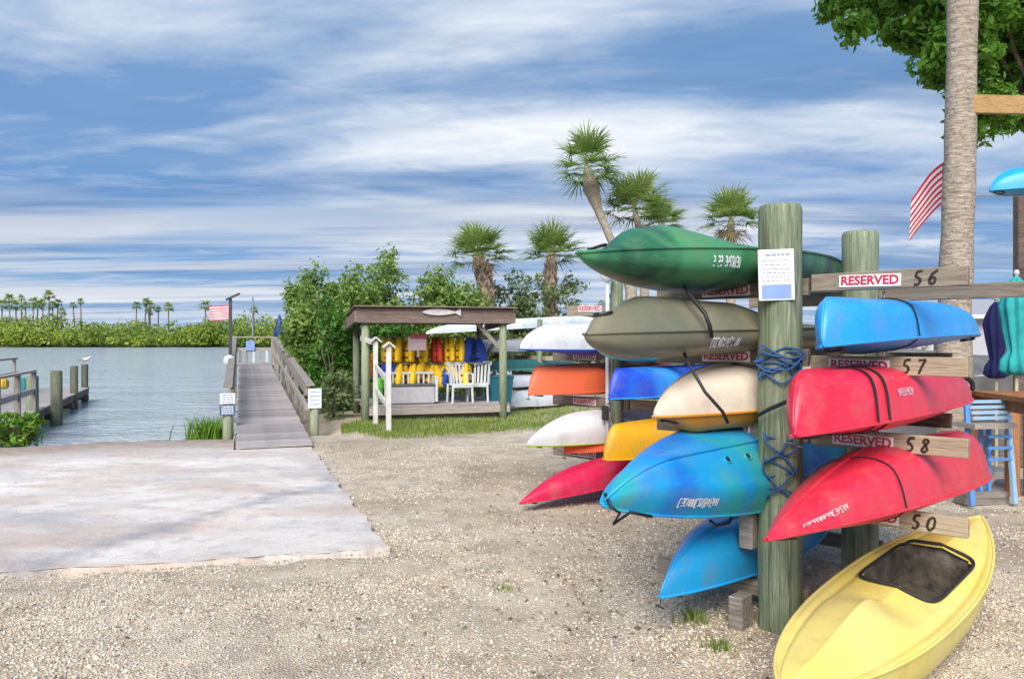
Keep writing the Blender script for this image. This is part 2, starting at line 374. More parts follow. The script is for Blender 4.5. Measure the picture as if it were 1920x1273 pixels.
# ---------------------------------------------------------------- concrete boat ramp
t = NT('worn wet concrete'); g = t.n('ShaderNodeNewGeometry'); pos = g.outputs['Position']
def pmap(sc, rot=0.0):
    m_ = t.n('ShaderNodeMapping'); m_.inputs['Scale'].default_value = sc; m_.inputs['Rotation'].default_value = (0, 0, rot); t.l(pos, m_.inputs[0]); return m_.outputs[0]
n1_ = t.noise(pmap((0.5, 1.0, 1), -0.3), 0.75, 8, 0.68, 1.0); n2_ = t.noise(pmap((1, 1, 1)), 5.0, 7, 0.7); n3_ = t.noise(pmap((1, 1, 1)), 60, 4, 0.6)
c = t.ramp(n1_, [(0.30, (0.42, 0.385, 0.365)), (0.46, (0.61, 0.565, 0.525)), (0.64, (0.78, 0.725, 0.66))])
c = t.mix(t.ramp(t.noise(pmap((0.5, 1.3, 1), 0.5), 1.1, 5, 0.6), [(0.46, 0.0), (0.62, 0.8)]), c, (0.56, 0.42, 0.335))
c = t.mix(t.ramp(n2_, [(0.36, 0.5), (0.50, 0.0)]), c, (0.34, 0.31, 0.30))
# damp drainage crease that winds across the slab, and rusty mud line at the water
s_ = t.n('ShaderNodeSeparateXYZ'); t.l(pos, s_.inputs[0])
wob = t.math('MULTIPLY', t.math('SUBTRACT', t.noise(pmap((1, 1, 1)), 0.8, 4, 0.6), 0.5), 1.1)
cre = t.math('ADD', t.math('ADD', s_.outputs[0], t.math('MULTIPLY', s_.outputs[1], -0.42)), wob)
dist = t.math('ABSOLUTE', t.math('ADD', cre, 6.08))
c = t.mix(t.ramp(t.math('ADD', dist, t.math('ADD', t.math('MULTIPLY', n2_, 0.35), t.math('MULTIPLY', t.math('SUBTRACT', n1_, 0.45), 1.2))), [(0.10, 0.85), (0.58, 0.0)]), c, (0.19, 0.205, 0.255))
mq = t.math('ADD', t.math('SUBTRACT', s_.outputs[1], t.math('MULTIPLY', s_.outputs[0], 0.33)), t.math('MULTIPLY', t.math('SUBTRACT', n1_, 0.5), 3.0))
mud = t.ramp(t.math('MULTIPLY', t.math('SUBTRACT', mq, 12.0), 0.2), [(0.26, 0.0), (0.40, 0.6), (0.62, 0.95)])
c = t.mix(mud, c, t.ramp(n2_, [(0.35, (0.20, 0.12, 0.08)), (0.65, (0.38, 0.27, 0.19))]))
wv = t.n('ShaderNodeVectorMath', operation='ADD'); nz = t.n('ShaderNodeTexNoise'); nz.inputs['Scale'].default_value = 2.0; t.l(pos, nz.inputs['Vector']); t.l(pos, wv.inputs[0]); t.l(nz.outputs['Color'], wv.inputs[1])
ck = t.vor(wv.outputs[0], 0.30, 'DISTANCE_TO_EDGE')
c = t.mix(t.ramp(ck, [(0.001, 0.35), (0.004, 0.0)]), c, (0.22, 0.20, 0.19))
c = t.mix(0.16, c, t.ramp(n3_, [(0.35, 0.08), (0.65, 0.85)]))
t.col(c).set(Roughness=t.ramp(n1_, [(0.3, 0.55), (0.6, 0.85)]), Specular_IOR_Level=0.3).bump(t.math('ADD', n2_, t.math('MULTIPLY', n3_, 0.35)), 0.35, 0.02)
mb = MB(); NI, NJ = 90, 90
def slab_pt(u, v, dz=0.035):
    tt = v * 1.85; rgt = slab_right(min(tt, 1.0) if tt <= 1.0 else tt); x0 = -22.0
    if tt > 1: q0 = rgt.y - SL * rgt.x
    x = rgt.x + (x0 - rgt.x) * u ** 1.5
    y = rgt.y + SL * (x - rgt.x)
    if tt < 0.02: y += 0.022 * math.sin(x * 5.3) + 0.018 * math.sin(x * 13.1 + 1) + .012 * math.sin(x * 31)
    if u < 0.004 and tt < .98: x += 0.016 * math.sin(y * 6.1) + 0.012 * math.sin(y * 17.0)
    return (x, y, gz1(x, y) + dz)
for a, b in ((0.0, 1.0 / 1.85), (1.0 / 1.85 + 1e-6, 1.0)):
    mb.grid(lambda v, u, a=a, b=b: slab_pt(u, a + (b - a) * v), 70, NJ)
# vertical edges
for fn in (lambda s, k: slab_pt(s, 0.0, 0.035 - 0.12 * k), lambda s, k: slab_pt(0.0, s / 1.85, 0.035 - 0.12 * k), lambda s, k: slab_pt(0.0, 1 / 1.85 + 1e-6 + s * (0.85 / 1.85 - 1e-6), 0.035 - 0.12 * k)):
    mb.grid(fn, 70, 1)
ramp_o = mb.obj('concrete_boat_ramp', t.m, smooth=False)
tag(ramp_o, 'pale worn concrete boat ramp slab running down into the water', 'boat ramp', kind='structure')

# ---------------------------------------------------------------- pebbles and shells lying on the yard
def scatter_pebbles(n, dmin, dmax, smin, smax):
    d = dmin + (dmax - dmin) * rng.random(n) ** 0.8
    px = rng.uniform(-60, 1980, n); x = (px - CX) / F * d; y = d
    keep = ~in_slab(x, y) & (rng.random(n) < 0.55 + 0.45 * np.sin(x * 2.3 + np.sin(y * 1.7) * 2) * np.cos(y * 1.9 + x))
    x, y = x[keep], y[keep]; n = len(x); s = smin + (smax - smin) * rng.random(n) ** 2.2
    base = np.array([[1, 0, 0], [0, 1, 0], [-1, 0, 0], [0, -1, 0], [0, 0, 1], [0, 0, -1]], float)
    j = 1 + 0.5 * (rng.random((n, 6, 3)) - 0.5); sc = np.stack([s, s * rng.uniform(.5, 1, n), s * rng.uniform(.25, .6, n)], -1)
    v = base[None] * j * sc[:, None]; a = rng.random(n) * 6.283; ca, sa = np.cos(a)[:, None], np.sin(a)[:, None]
    vx, vy = v[..., 0] * ca - v[..., 1] * sa, v[..., 0] * sa + v[..., 1] * ca
    V = np.stack([vx + x[:, None], vy + y[:, None], v[..., 2] + (gz(x, y) + s * 0.2)[:, None]], -1).reshape(-1, 3)
    f = np.array([[0, 1, 4], [1, 2, 4], [2, 3, 4], [3, 0, 4], [1, 0, 5], [2, 1, 5], [3, 2, 5], [0, 3, 5]])
    Fc = (f[None] + (np.arange(n) * 6)[:, None, None]).reshape(-1, 3)
    return V, Fc, np.repeat(rng.random(n), 6)
t = NT('mixed shell pebbles'); a = t.n('ShaderNodeAttribute', attribute_name='rnd')
t.col(t.ramp(a.outputs['Fac'], [(0.0, (0.10, 0.075, 0.055)), (0.13, (0.37, 0.28, 0.19)), (0.42, (0.66, 0.545, 0.405)), (0.8, (0.80, 0.71, 0.58)), (1.0, (0.82, 0.79, 0.73))])).set(Roughness=0.8)
parts = [scatter_pebbles(95000, 3.3, 7.2, 0.005, 0.014), scatter_pebbles(42000, 6.5, 13, 0.008, 0.018), scatter_pebbles(1500, 3.3, 9, 0.012, 0.030)]
V = []; Fc = []; rn = []; o = 0
for v_, f_, r_ in parts: V.append(v_); Fc.append(f_ + o); rn.append(r_); o += len(v_)
tag(np_mesh('gravel', np.concatenate(V), np.concatenate(Fc), t.m, rnd=np.concatenate(rn), kind='stuff'), 'loose tan shell gravel covering the yard', 'gravel')

# fallen leaves and twigs, thickest below the racks
n = 680; px = np.concatenate([rng.normal(1120, 170, 420), rng.uniform(0, 1920, 260)]); d = np.concatenate([rng.uniform(4.6, 8.5, 420), rng.uniform(3.4, 11, 260)]); x = (px - CX) / F * d
k = ~in_slab(x, d); x, d = x[k], d[k]; n = len(x); a = rng.random(n) * 6.283; ln = rng.uniform(.008, .034, n); wd_ = np.where(rng.random(n) < .45, .0022, ln * .35); z = gz(x, d) + .012
ux, uy = np.cos(a), np.sin(a); tl = rng.uniform(-.008, .014, n)
V = np.stack([np.stack([x - ux * ln, d - uy * ln, z], -1), np.stack([x - uy * wd_, d + ux * wd_, z + tl], -1), np.stack([x + ux * ln, d + uy * ln, z + .004], -1), np.stack([x + uy * wd_, d - ux * wd_, z + .003], -1)], 1).reshape(-1, 3)
tag(np_mesh('leaf_litter', V, np.arange(n * 4).reshape(-1, 4), leaf_mat('fallen leaves', (.09, .06, .04), (.20, .13, .08), (.36, .24, .13), .1), rnd=np.repeat(rng.random(n), 4), kind='stuff'), 'scattered fallen leaves and twigs on the gravel under the racks', 'leaf litter')
# ---------------------------------------------------------------- grass helpers
def blades(pts, hmin, hmax, wdt, lean=0.5, rg=rng):
    pts = np.asarray(pts, float); n = len(pts); a = rg.random(n) * 6.283; h = rg.uniform(hmin, hmax, n); l = rg.uniform(0, lean, n) * h; a2 = rg.random(n) * 6.283
    dx, dy = np.cos(a) * wdt, np.sin(a) * wdt; tx, ty = np.cos(a2) * l, np.sin(a2) * l
    b0 = pts + np.stack([-dx, -dy, 0 * h - .01], -1); b1 = pts + np.stack([dx, dy, 0 * h - .01], -1)
    m0 = pts + np.stack([tx * .35 - dx * .7, ty * .35 - dy * .7, h * .6], -1); m1 = pts + np.stack([tx * .35 + dx * .7, ty * .35 + dy * .7, h * .6], -1)
    tp0 = pts + np.stack([tx - dx * .1, ty - dy * .1, h], -1); tp1 = pts + np.stack([tx + dx * .1, ty + dy * .1, h], -1)
    V = np.stack([b0, b1, m0, m1, tp0, tp1], 1).reshape(-1, 3); k = (np.arange(n) * 6)[:, None]
    Fq = np.concatenate([k + np.array([[0, 1, 3, 2]]), k + np.array([[2, 3, 5, 4]])])
    return V, Fq, np.repeat(rg.random(n), 6)
# lawn strip in front of the shelter and between the racks
n = 26000; px = rng.uniform(640, 1230, n); u = rng.random(n)
top = np.interp(px, [640, 700, 940, 1020, 1230], [800, 786, 776, 758, 750]); bot = np.interp(px, [640, 670, 720, 850, 1000, 1140, 1230], [805, 808, 822, 812, 806, 800, 796])
py = top + (bot - top) * u + rng.normal(0, 3, n); d = 1.75 * F / (py - HZ); x = (px - CX) / F * d
V, Fq, rn = blades(np.stack([x, d, gz(x, d)], -1), 0.02, 0.075, 0.006, 0.9)
tag(np_mesh('grass', V, Fq, M['grass'], rnd=rn, kind='stuff'), 'strip of short green grass in front of the open shelter', 'grass')
for (px_, py_, nb, hh, lab) in ((1300, 1165, 60, .10, 'small green weed tuft in the gravel under the lower blue kayak'), (1385, 1160, 40, .08, 'tiny green weed beside the foot of the big round post'),
                       (1348, 1215, 50, .07, 'low weed growing in the gravel in front of the big post'), (940, 1105, 30, .04, 'flat dry weed in the open gravel')):
    d_ = 1.75 * F / (py_ - HZ); q = P(px_, py_, d_); pts = np.stack([rng.normal(q.x, .05, nb), rng.normal(d_, .05, nb), np.zeros(nb)], -1); pts[:, 2] = gz(pts[:, 0], pts[:, 1])
    V, Fq, rn = blades(pts, hh * .4, hh, .005, 1.0); tag(np_mesh('weed_tuft', V, Fq, M['grass'], rnd=rn, kind='stuff'), lab, 'weed')
# ---------------------------------------------------------------- foliage
def leaves_at(pts, nrm, size, rg, asp=0.45, jit=0.9):
    n = len(pts); nn = nrm + rg.normal(0, jit, (n, 3)); nn /= np.linalg.norm(nn, axis=1)[:, None] + 1e-9
    t_ = np.cross(nn, rg.normal(0, 1, (n, 3))); t_ /= np.linalg.norm(t_, axis=1)[:, None] + 1e-9; b_ = np.cross(nn, t_)
    s = size * rg.uniform(.45, 1.45, n)[:, None]
    V = np.stack([pts - t_ * s * .5, pts + b_ * s * asp * .5 + nn * s * .05, pts + t_ * s * .5, pts - b_ * s * asp * .5 + nn * s * .05], 1)
    return V.reshape(-1, 3), np.arange(n * 4).reshape(-1, 4)
def crown(blobs, nclump, per, cr, size, rg, shell=0.62, top_light=0.35):
    bl = np.array(blobs, float); wgt = bl[:, 3] * bl[:, 4] + bl[:, 4] * bl[:, 5]; wgt /= wgt.sum()
    k = rg.choice(len(bl), nclump, p=wgt); dr = rg.normal(0, 1, (nclump, 3)); dr /= np.linalg.norm(dr, axis=1)[:, None]
    rad = shell + (1 - shell) * rg.random(nclump); cc = bl[k, :3] + dr * bl[k, 3:] * rad[:, None]
    crr = cr * rg.uniform(.55, 1.35, nclump); cb_ = rg.random(nclump)
    m = rg.poisson(per, nclump) + 2; ci = np.repeat(np.arange(nclump), m); n = len(ci)
    d2 = rg.normal(0, 1, (n, 3)); d2 /= np.linalg.norm(d2, axis=1)[:, None]; r2 = rg.random(n) ** 0.5
    pts = cc[ci] + d2 * (crr[ci] * r2)[:, None] * np.array([1, 1, .75])
    nr = d2 * .6 + dr[ci] * .5 + np.array([0, 0, .5])
    V, Fq = leaves_at(pts, nr, size, rg)
    r = np.clip(.12 + .45 * cb_[ci] + .35 * rg.random(n) + .1 * d2[:, 2], 0, 1)
    return V, Fq, np.repeat(r, 4), cc
def limbs(base, cc, rg, n, r0, split=0.4):
    mb = MB(); base = Vector(base); top = Vector(cc.mean(0)); fork = base.lerp(top, split)
    mb.tube([base - Vector((0, 0, .1)), base.lerp(fork, .5) + Vector((rg.normal(0, .04), rg.normal(0, .04), 0)), fork], [r0, r0 * .85, r0 * .7], 8)
    for i in rg.choice(len(cc), min(n, len(cc)), replace=False):
        e = Vector(cc[i]); m = fork.lerp(e, .5) + Vector((rg.normal(0, .12), rg.normal(0, .12), abs(rg.normal(0, .1))))
        mb.tube([fork, m, e], [r0 * .5, r0 * .28, r0 * .08], 5)
    return mb
def tree(name, label, cat, base, blobs, nclump, per, cr, size, m, seed, r0=.07, nl=14, group=None, shell=.62, split=.4, trunk_from=None):
    rg = np.random.default_rng(seed); base = Vector(base); o = thing(name, label, cat, base, 0, group)
    V, Fq, rn, cc = crown(blobs, nclump, per, cr, size, rg, shell)
    np_mesh('crown', V, Fq, m, o, rn); limbs(trunk_from or (0, 0, 0), cc, rg, nl, r0, split).obj('trunk', M['bark'], o, True); return o
def T(px, d): return ((px - CX) / F * d, d, gz1((px - CX) / F * d, d))
def Z(py, d): return CAM_H - (py - HZ) / F * d
# mangroves and shrubs behind the dock and the shelter (centre px, depth, half width px, top py, bottom py)
def bush(px, d, hw, top, label, m, seed, dens=1.0, leaf=.11, name='mangrove_tree', cat='tree', group='mangroves by the water', lobes=5, cr=.30, low=0.1):
    b = T(px, d); zt = Z(top, d) - b[2]; hwm = hw / F * d; rg = np.random.default_rng(seed + 100); bl = []
    for i in range(lobes):
        f = (i + .5) / lobes; h = zt * rg.uniform(.55, .98) if i != lobes // 2 else zt * .98
        rz = h * rg.uniform(.24, .36)
        bl.append(((f - .5) * 2 * hwm * .75, rg.uniform(-.5, .5), h - rz, hwm * rg.uniform(.32, .5), hwm * rg.uniform(.4, .6), rz))
        bl.append(((f - .5) * 2 * hwm * .85, rg.uniform(-.5, .5), zt * rg.uniform(low + .1, low + .4), hwm * rg.uniform(.28, .42), hwm * rg.uniform(.35, .55), zt * rg.uniform(.18, .28)))
    area = hwm * 2 * zt; nc = int(area * 46 * dens)
    return tree(name, label, cat, b, bl, nc, 26, cr, leaf * 1.2, m, seed, .05, 16, group)
bush(592, 21.4, 46, 484, 'tall olive green mangrove rising beside the dock railing', M['leaf_mang'], 11, 1.5)
bush(622, 18.9, 44, 560, 'dense dark bush filling the gap between dock railing and shelter', M['leaf_dark'], 12, 1.2, low=.0)
bush(628, 17.4, 32, 690, 'low dark shrub at the foot of the bush beside the shelter post', M['leaf_olive'], 13, 1.2, .09, 'low_shrub', 'shrub', None, 4, .22, 0)
bush(716, 23.5, 70, 440, 'tallest leafy mangrove standing behind the shelter roof', M['leaf_mang'], 14, .95)
bush(650, 24.5, 40, 510, 'loose pale mangrove between the two tall ones', M['leaf_olive'], 15, 1.0)
bush(822, 23.5, 84, 490, 'wide bushy mangrove behind the right half of the shelter roof', M['leaf_mang'], 16, 1.5, lobes=8)
bush(735, 21.8, 60, 585, 'green shrub seen through the open back of the shelter', M['leaf_dark'], 17, .9, .11, 'leafy_shrub', 'shrub', None, 5, .28, 0)
bush(855, 22.5, 62, 590, 'leafy shrub behind the hanging life jackets', M['leaf_mang'], 18, .8, .11, 'leafy_shrub', 'shrub', None, 5, .28, 0)
bush(975, 27, 52, 490, 'thin open mangrove with sky showing through beside the palm trunk', M['leaf_olive'], 19, .7, .13, lobes=7)
bush(1075, 28, 50, 505, 'sparse grey green mangrove left of the lamp globe', M['leaf_olive'], 20, .7, .13, lobes=7)
bush(1150, 30, 60, 540, 'low far shrub behind the olive kayak', M['leaf_mang'], 21, .5, .13, 'leafy_shrub', 'shrub', None, 4, .3, 0)
bush(1690, 33, 40, 590, 'small far shrub above the bright blue kayak', M['leaf_olive'], 22, .5, .13, 'leafy_shrub', 'shrub', None, 4, .3, 0)
bush(20, 14.3, 48, 762, 'bright green shrub at the edge of the boat ramp', M['leaf_bright'], 23, 1.6, .085, 'shore_shrub', 'shrub', None, 5, .14, .0)
bush(655, 21.4, 74, 520, 'broad leafy mangrove thicket behind the gap between dock and shelter', M['leaf_mang'], 24, 1.2)
bush(566, 25.5, 32, 500, 'slim mangrove right behind the dock railing', M['leaf_mang'], 25, 1.6, lobes=3)
bush(905, 25.5, 50, 520, 'mangrove between the two stout palm trunks', M['leaf_olive'], 26, .7, .12)
# reeds by the dock post
q = P(402, 838, 15.2); nb = 420; pts = np.stack([rng.normal(q.x - .03, .16, nb), rng.normal(15.0, .22, nb), np.zeros(nb)], -1); pts[:, 2] = gz(pts[:, 0], pts[:, 1])
V, Fq, rn = blades(pts, .22, .55, .015, .7); tag(np_mesh('marsh_grass', V, Fq, M['leaf_bright'], rnd=rn), 'clump of tall green marsh grass beside the dock entrance post', 'marsh grass')
# big broadleaf tree, upper right: trunk outside the frame
def big_tree():
    d = 12.0; b = ((2230 - CX) / F * d, d + 1.0, 0.0); o = thing('shade_tree', 'large leafy green tree overhanging the tall palm trunk', 'tree', b)
    rg = np.random.default_rng(31); bl = []
    for px, py, r in ((1570, 10, .30), (1600, 50, .22), (1650, 20, .36), (1720, 60, .48), (1700, -30, .5), (1790, 110, .55), (1800, 20, .6), (1850, 190, .42), (1870, 60, .7), (1830, 235, .30),
                      (1900, 215, .34), (1930, 120, .7), (1990, 150, .7), (1960, 0, .8), (2060, 60, .9), (1750, -110, .8), (1900, -150, 1.0), (2050, -120, 1.1), (2150, 100, .8), (1640, -60, .4)):
        p_ = P(px, py, d + rg.uniform(-.7, .7)); bl.append((p_.x - b[0], p_.y - b[1], p_.z, r, r * 1.1, r * .8))
    V, Fq, rn, cc = crown(bl, 3000, 26, .20, .135, rg, .35)
    np_mesh('crown', V, Fq, M['leaf_shade'], o, rn); limbs((0, 0, 0), cc, rg, 22, .11, .62).obj('trunk', M['bark'], o, True)
big_tree()

# ---------------------------------------------------------------- palms
def fan_crown(s, nf, nb, rg, lo=-35, hi=82, petiole=.68, blade=.85, wd=.036):
    V = []; Fq = []; rn = []
    for i in range(nf):
        az = 2.39996 * i + rg.normal(0, .2); el = R(hi + (lo - hi) * ((i + .5) / nf) ** .85 + rg.normal(0, 6)); age = (i + .5) / nf
        d0 = np.array([math.cos(az) * math.cos(el), math.sin(az) * math.cos(el), math.sin(el)]); pl = petiole * s * rg.uniform(.8, 1.15)
        end = d0 * pl + np.array([0, 0, -.12 * s * math.cos(el) ** 2]); side = np.cross(d0, [0, 0, 1]); side /= np.linalg.norm(side) + 1e-6; up = np.cross(side, d0)
        k = len(V); pw = .018 * s
        V += [side * -pw, side * pw, end + side * pw * .6, end - side * pw * .6]; Fq.append((k, k + 1, k + 2, k + 3)); rn += [.8] * 4
        shade = np.clip(.75 - .55 * age + rg.normal(0, .1), 0, 1)
        for j in range(nb):
            a = R(-112 + 224 * (j + .5) / nb + rg.normal(0, 3)); bd = d0 * math.cos(a) + side * math.sin(a) + up * (.22 * abs(math.sin(a)) - .05); bd /= np.linalg.norm(bd)
            L = blade * s * rg.uniform(.8, 1.12) * (1 - .28 * abs(a) / R(112)); w_ = wd * s; pr = np.cross(bd, up); pr /= np.linalg.norm(pr) + 1e-6
            m_ = end + bd * L * .55; tp = end + bd * L + np.array([0, 0, -(.05 + .20 * rg.random()) * L])
            k = len(V); V += [end - pr * w_ * .4, end + pr * w_ * .4, m_ + pr * w_ * .6 + up * w_ * .2, m_ - pr * w_ * .6, tp + pr * .1 * w_, tp - pr * .1 * w_]
            Fq += [(k, k + 1, k + 2, k + 3), (k + 3, k + 2, k + 4, k + 5)]; rn += [shade, shade, shade, shade, min(1, shade + .25), min(1, shade + .25)]
    return np.array(V), np.array(Fq), rn
def boots(pts, rads, rg, per_m=5.5, n=7):
    mb = MB(); L = sum((pts[i + 1] - pts[i]).length for i in range(len(pts) - 1)); rows = int(L * per_m)
    for r_ in range(rows):
        f = r_ / rows * (len(pts) - 1); i = min(int(f), len(pts) - 2); c_ = pts[i].lerp(pts[i + 1], f - i); rd = rads[i] + (rads[i + 1] - rads[i]) * (f - i)
        for k in range(n):
            a = 2 * math.pi * (k + .5 * (r_ % 2)) / n; u = Vector((math.cos(a), math.sin(a), 0)); tv = Vector((-math.sin(a), math.cos(a), 0))
            b0 = c_ + u * rd * .92; tip = c_ + u * (rd * 1.38 + rg.uniform(0, .03)) + Vector((0, 0, .22 + rg.uniform(0, .05)))
            for sg in (-1, 1):
                w_ = tv * .055; o_ = tv * sg * rd * .42
                mb.add([b0 + o_ - w_, b0 + o_ + w_, tip + w_ * .7, tip - w_ * .7, b0 * 1 + Vector((0, 0, .05)) + o_], [(0, 1, 2, 3), (0, 3, 4), (1, 4, 2)])
    return mb
t = NT('palm trunk'); v = t.coord((3, 3, 9)); n_ = t.noise(v, 3.5, 6, .65); r_ = t.noise(t.coord((1, 1, 7)), 4, 4, .6); sp_ = t.vor(t.coord((1, 1, .6)), 22)
c = t.ramp(n_, [(0.3, (0.19, 0.145, 0.105)), (0.5, (0.36, 0.305, 0.245)), (0.7, (0.52, 0.46, 0.385))]); c = t.mix(t.ramp(sp_, [(0.12, .55), (0.3, 0)]), c, (0.11, 0.085, 0.06))
t.col(c).set(Roughness=.9).bump(t.math('ADD', n_, t.math('MULTIPLY', r_, .8)), .8, .03); M['palmtrunk'] = t.m
M['boot'] = rough_mat('palm boots', (0.56, 0.42, 0.33), .9, .45, 14, .4)
def palm(label, base, path, rads, s, seed, nf=34, nb=22, boot=None, dry=0, lo=-14, group='cabbage palms behind the racks', nm='cabbage_palm'):
    rg = np.random.default_rng(seed); b = Vector(base); o = thing(nm, label, 'palm tree', b, 0, group); pts = [Vector(p) - b for p in path]
    # resample for a lumpy trunk
    PP = []; RR = []
    for i in range(len(pts) - 1):
        for k in range(6):
            f = k / 6; PP.append(pts[i].lerp(pts[i + 1], f)); RR.append((rads[i] + (rads[i + 1] - rads[i]) * f) * rg.uniform(.94, 1.06))
    PP.append(pts[-1]); RR.append(rads[-1])
    tr = MB().tube(PP, RR, 14).obj('trunk', M['bark'] if boot else M['palmtrunk'], o, True)
    if boot:
        i0 = boot; boots(pts[i0:], rads[i0:], rg).obj('boots', M['boot'], o)['kind'] = 'stuff'
    V, Fq, rn = fan_crown(s, nf, nb, rg, lo); c_ = np_mesh('crown', V, Fq, M['palmleaf'], o, rn); c_.location = pts[-1]
    if dry:
        V, Fq, rn = fan_crown(s * .8, dry, 14, rg, -75, -40); c2 = np_mesh('dry_fronds', V, Fq, M['palmdry'], o, rn); c2.location = pts[-1]
    return o
def palm_px(label, d, pix, rads, s, seed, **k):
    path = [P(x, y, d) for x, y in pix]; g0 = path[0].copy(); g0.z = gz1(g0.x, g0.y); path = [g0] + path[1:]; return palm(label, g0, path, rads, s, seed, **k)
palm_px('stout palm with criss cross trunk standing behind the shelter roof', 26, [(918, 760), (916, 580), (906, 510), (894, 480)], [.22, .23, .28, .09], .98, 41, boot=1)
palm_px('stout palm with criss cross trunk between shelter and kayak racks', 28, [(1030, 760), (1031, 600), (1032, 520), (1034, 478)], [.20, .21, .22, .08], 1.0, 42, boot=1)
palm_px('tallest palm with a bulge under its crown and leaning trunk', 27, [(1190, 760), (1183, 540), (1150, 460), (1122, 395), (1108, 352), (1103, 325), (1100, 312)], [.22, .20, .14, .14, .29, .17, .09], 1.08, 43, nf=30, lo=-28)
palm_px('second tallest palm right beside the bulging one', 28, [(1212, 760), (1208, 540), (1196, 420), (1190, 392)], [.2, .16, .11, .08], 1.18, 44, nf=38)
palm_px('small low palm crown half hidden behind the green kayak', 33, [(1244, 760), (1240, 520), (1238, 418)], [.2, .16, .10], .95, 45)
palm_px('palm with a full round crown above the green kayak beside the big post', 30, [(1372, 760), (1370, 560), (1370, 432), (1370, 412)], [.2, .18, .16, .10], 1.1, 46, dry=8)
# tall near trunk, crown above the frame
pt = [P(1786, 900, 8.8), P(1790, 560, 8.8), P(1800, 300, 8.75), P(1805, 0, 8.7), P(1808, -620, 8.7)]; pt[0].z = 0
palm('tall bare grey palm trunk with a wooden beam fixed to it', pt[0], pt, [.19, .175, .16, .152, .14], 1.5, 47, nf=30, nb=22, group=None)
# far palms across the water
rg = np.random.default_rng(5); V, Fq, rn = fan_crown(2.6, 15, 9, rg, -45, 80, .55, .75, .12)
far_crown = None; far_trunk = None
FP = [(4, 566), (17, 560), (30, 568), (40, 558), (48, 572), (62, 562), (71, 566), (80, 565), (92, 563), (99, 572), (109, 568), (116, 578), (137, 578), (151, 568), (256, 570), (274, 566), (281, 572), (279, 582), (297, 577), (316, 578), (385, 576), (476, 582)]
for i, (px, py) in enumerate(FP):
    d = 236 + 14 * rg.random(); x = (px - CX) / F * d; zt = Z(py + rg.normal(0, 3), d); o = thing('distant_palm', 'small dark palm sticking up above the far mangrove bank' if i < 14 else 'lone or loosely spaced small palm above the far mangrove bank', 'palm tree', (x, d, .3), rg.random() * 6, 'far palms left of the flag' if i < 14 else 'far palms near the dock')
    if far_crown is None: far_crown = np_mesh('crown', V, Fq, M['palmleaf'], o, rn)
    else: q = far_crown.copy(); C.objects.link(q); q.parent = o; far_crown_i = q
    cc = far_crown if i == 0 else far_crown_i; cc.location = (0, 0, zt - .3); k = rg.uniform(.5, .92); cc.scale = (k, k, k)
    MB().tube([(0, 0, 0), (rg.normal(0, .2), 0, zt * .5), (0, 0, zt - .3)], [.24, .2, .16], 6).obj('trunk', M['bark'], o, True)
# far mangrove bank: one mass
def far_bank():
    rg = np.random.default_rng(77); V = []; Fq = []; rn = []; k = 0
    nb = 1100; bx = rg.uniform(-230, 80, nb); by = 216 + rg.random(nb) ** 1.4 * 34; t_ = (by - 216) / 34
    hh = 3.2 + 5.4 * t_ ** .6 + 1.2 * np.sin(bx * .07) + .9 * np.sin(bx * .21 + 1) + rg.normal(0, .9, nb)
    bl = np.stack([bx, by, hh * .5, rg.uniform(2.2, 4.2, nb), rg.uniform(2, 3, nb), hh * .5], -1)
    m = 110; ci = np.repeat(np.arange(nb), m); n = len(ci); d2 = rg.normal(0, 1, (n, 3)); d2 /= np.linalg.norm(d2, axis=1)[:, None]; d2[:, 1] = -abs(d2[:, 1]) * .8
    pts = bl[ci, :3] + d2 * bl[ci, 3:] * rg.uniform(.75, 1.05, (n, 1)); pts[:, 2] = np.maximum(pts[:, 2], WL + .1)
    V, Fq = leaves_at(pts, d2 + np.array([0, -.2, .5]), .72, rg, .8, .8)
    cb = rg.random(nb); r = np.clip(-.1 + .75 * cb[ci] + .35 * rg.random(n), 0, 1)
    tag(np_mesh('far_mangrove_bank', V, Fq, M['leaf_far'], rnd=np.repeat(r, 4), kind='stuff'), 'long low green mangrove bank on the far side of the water', 'mangroves')
far_bank()
# ---------------------------------------------------------------- text and print helpers
def text_mesh(txt, size, ext=.0015, bold=.0):
    cu = bpy.data.curves.new('text', 'FONT'); cu.body = txt; cu.size = size; cu.extrude = ext; cu.offset = bold; cu.align_x = 'CENTER'; cu.align_y = 'CENTER'; cu.resolution_u = 3
    ob = bpy.data.objects.new('text', cu); C.objects.link(ob); dg = bpy.context.evaluated_depsgraph_get()
    me = bpy.data.meshes.new_from_object(ob.evaluated_get(dg)); bpy.data.objects.remove(ob); bpy.data.curves.remove(cu); return me
RES_TXT = text_mesh('RESERVED', .062, .0012, .0016); RES_W = .34
RES_TXT.materials.append(M['signred'])
def upright(o, loc, rz=0):        # a text mesh (XY plane) stood up so that it faces local -Y
    o.location = loc; o.rotation_euler = (R(90), 0, rz)
def reserved_sign(parent, x, y, z, tilt=0, hand=None):
    s = MB().box((0, 0, 0), (RES_W, .004, .070)).obj('reserved_sign', M['signwhite'], parent); s.location = (x, y, z); s.rotation_euler = (0, tilt, 0)
    l = link('lettering', RES_TXT, None, s); xs_ = [v.co.x for v in RES_TXT.vertices]; k = RES_W * .93 / (max(xs_) - min(xs_)); l.scale = (k, k * 1.0, 1); upright(l, (0, -.004, 0)); return s
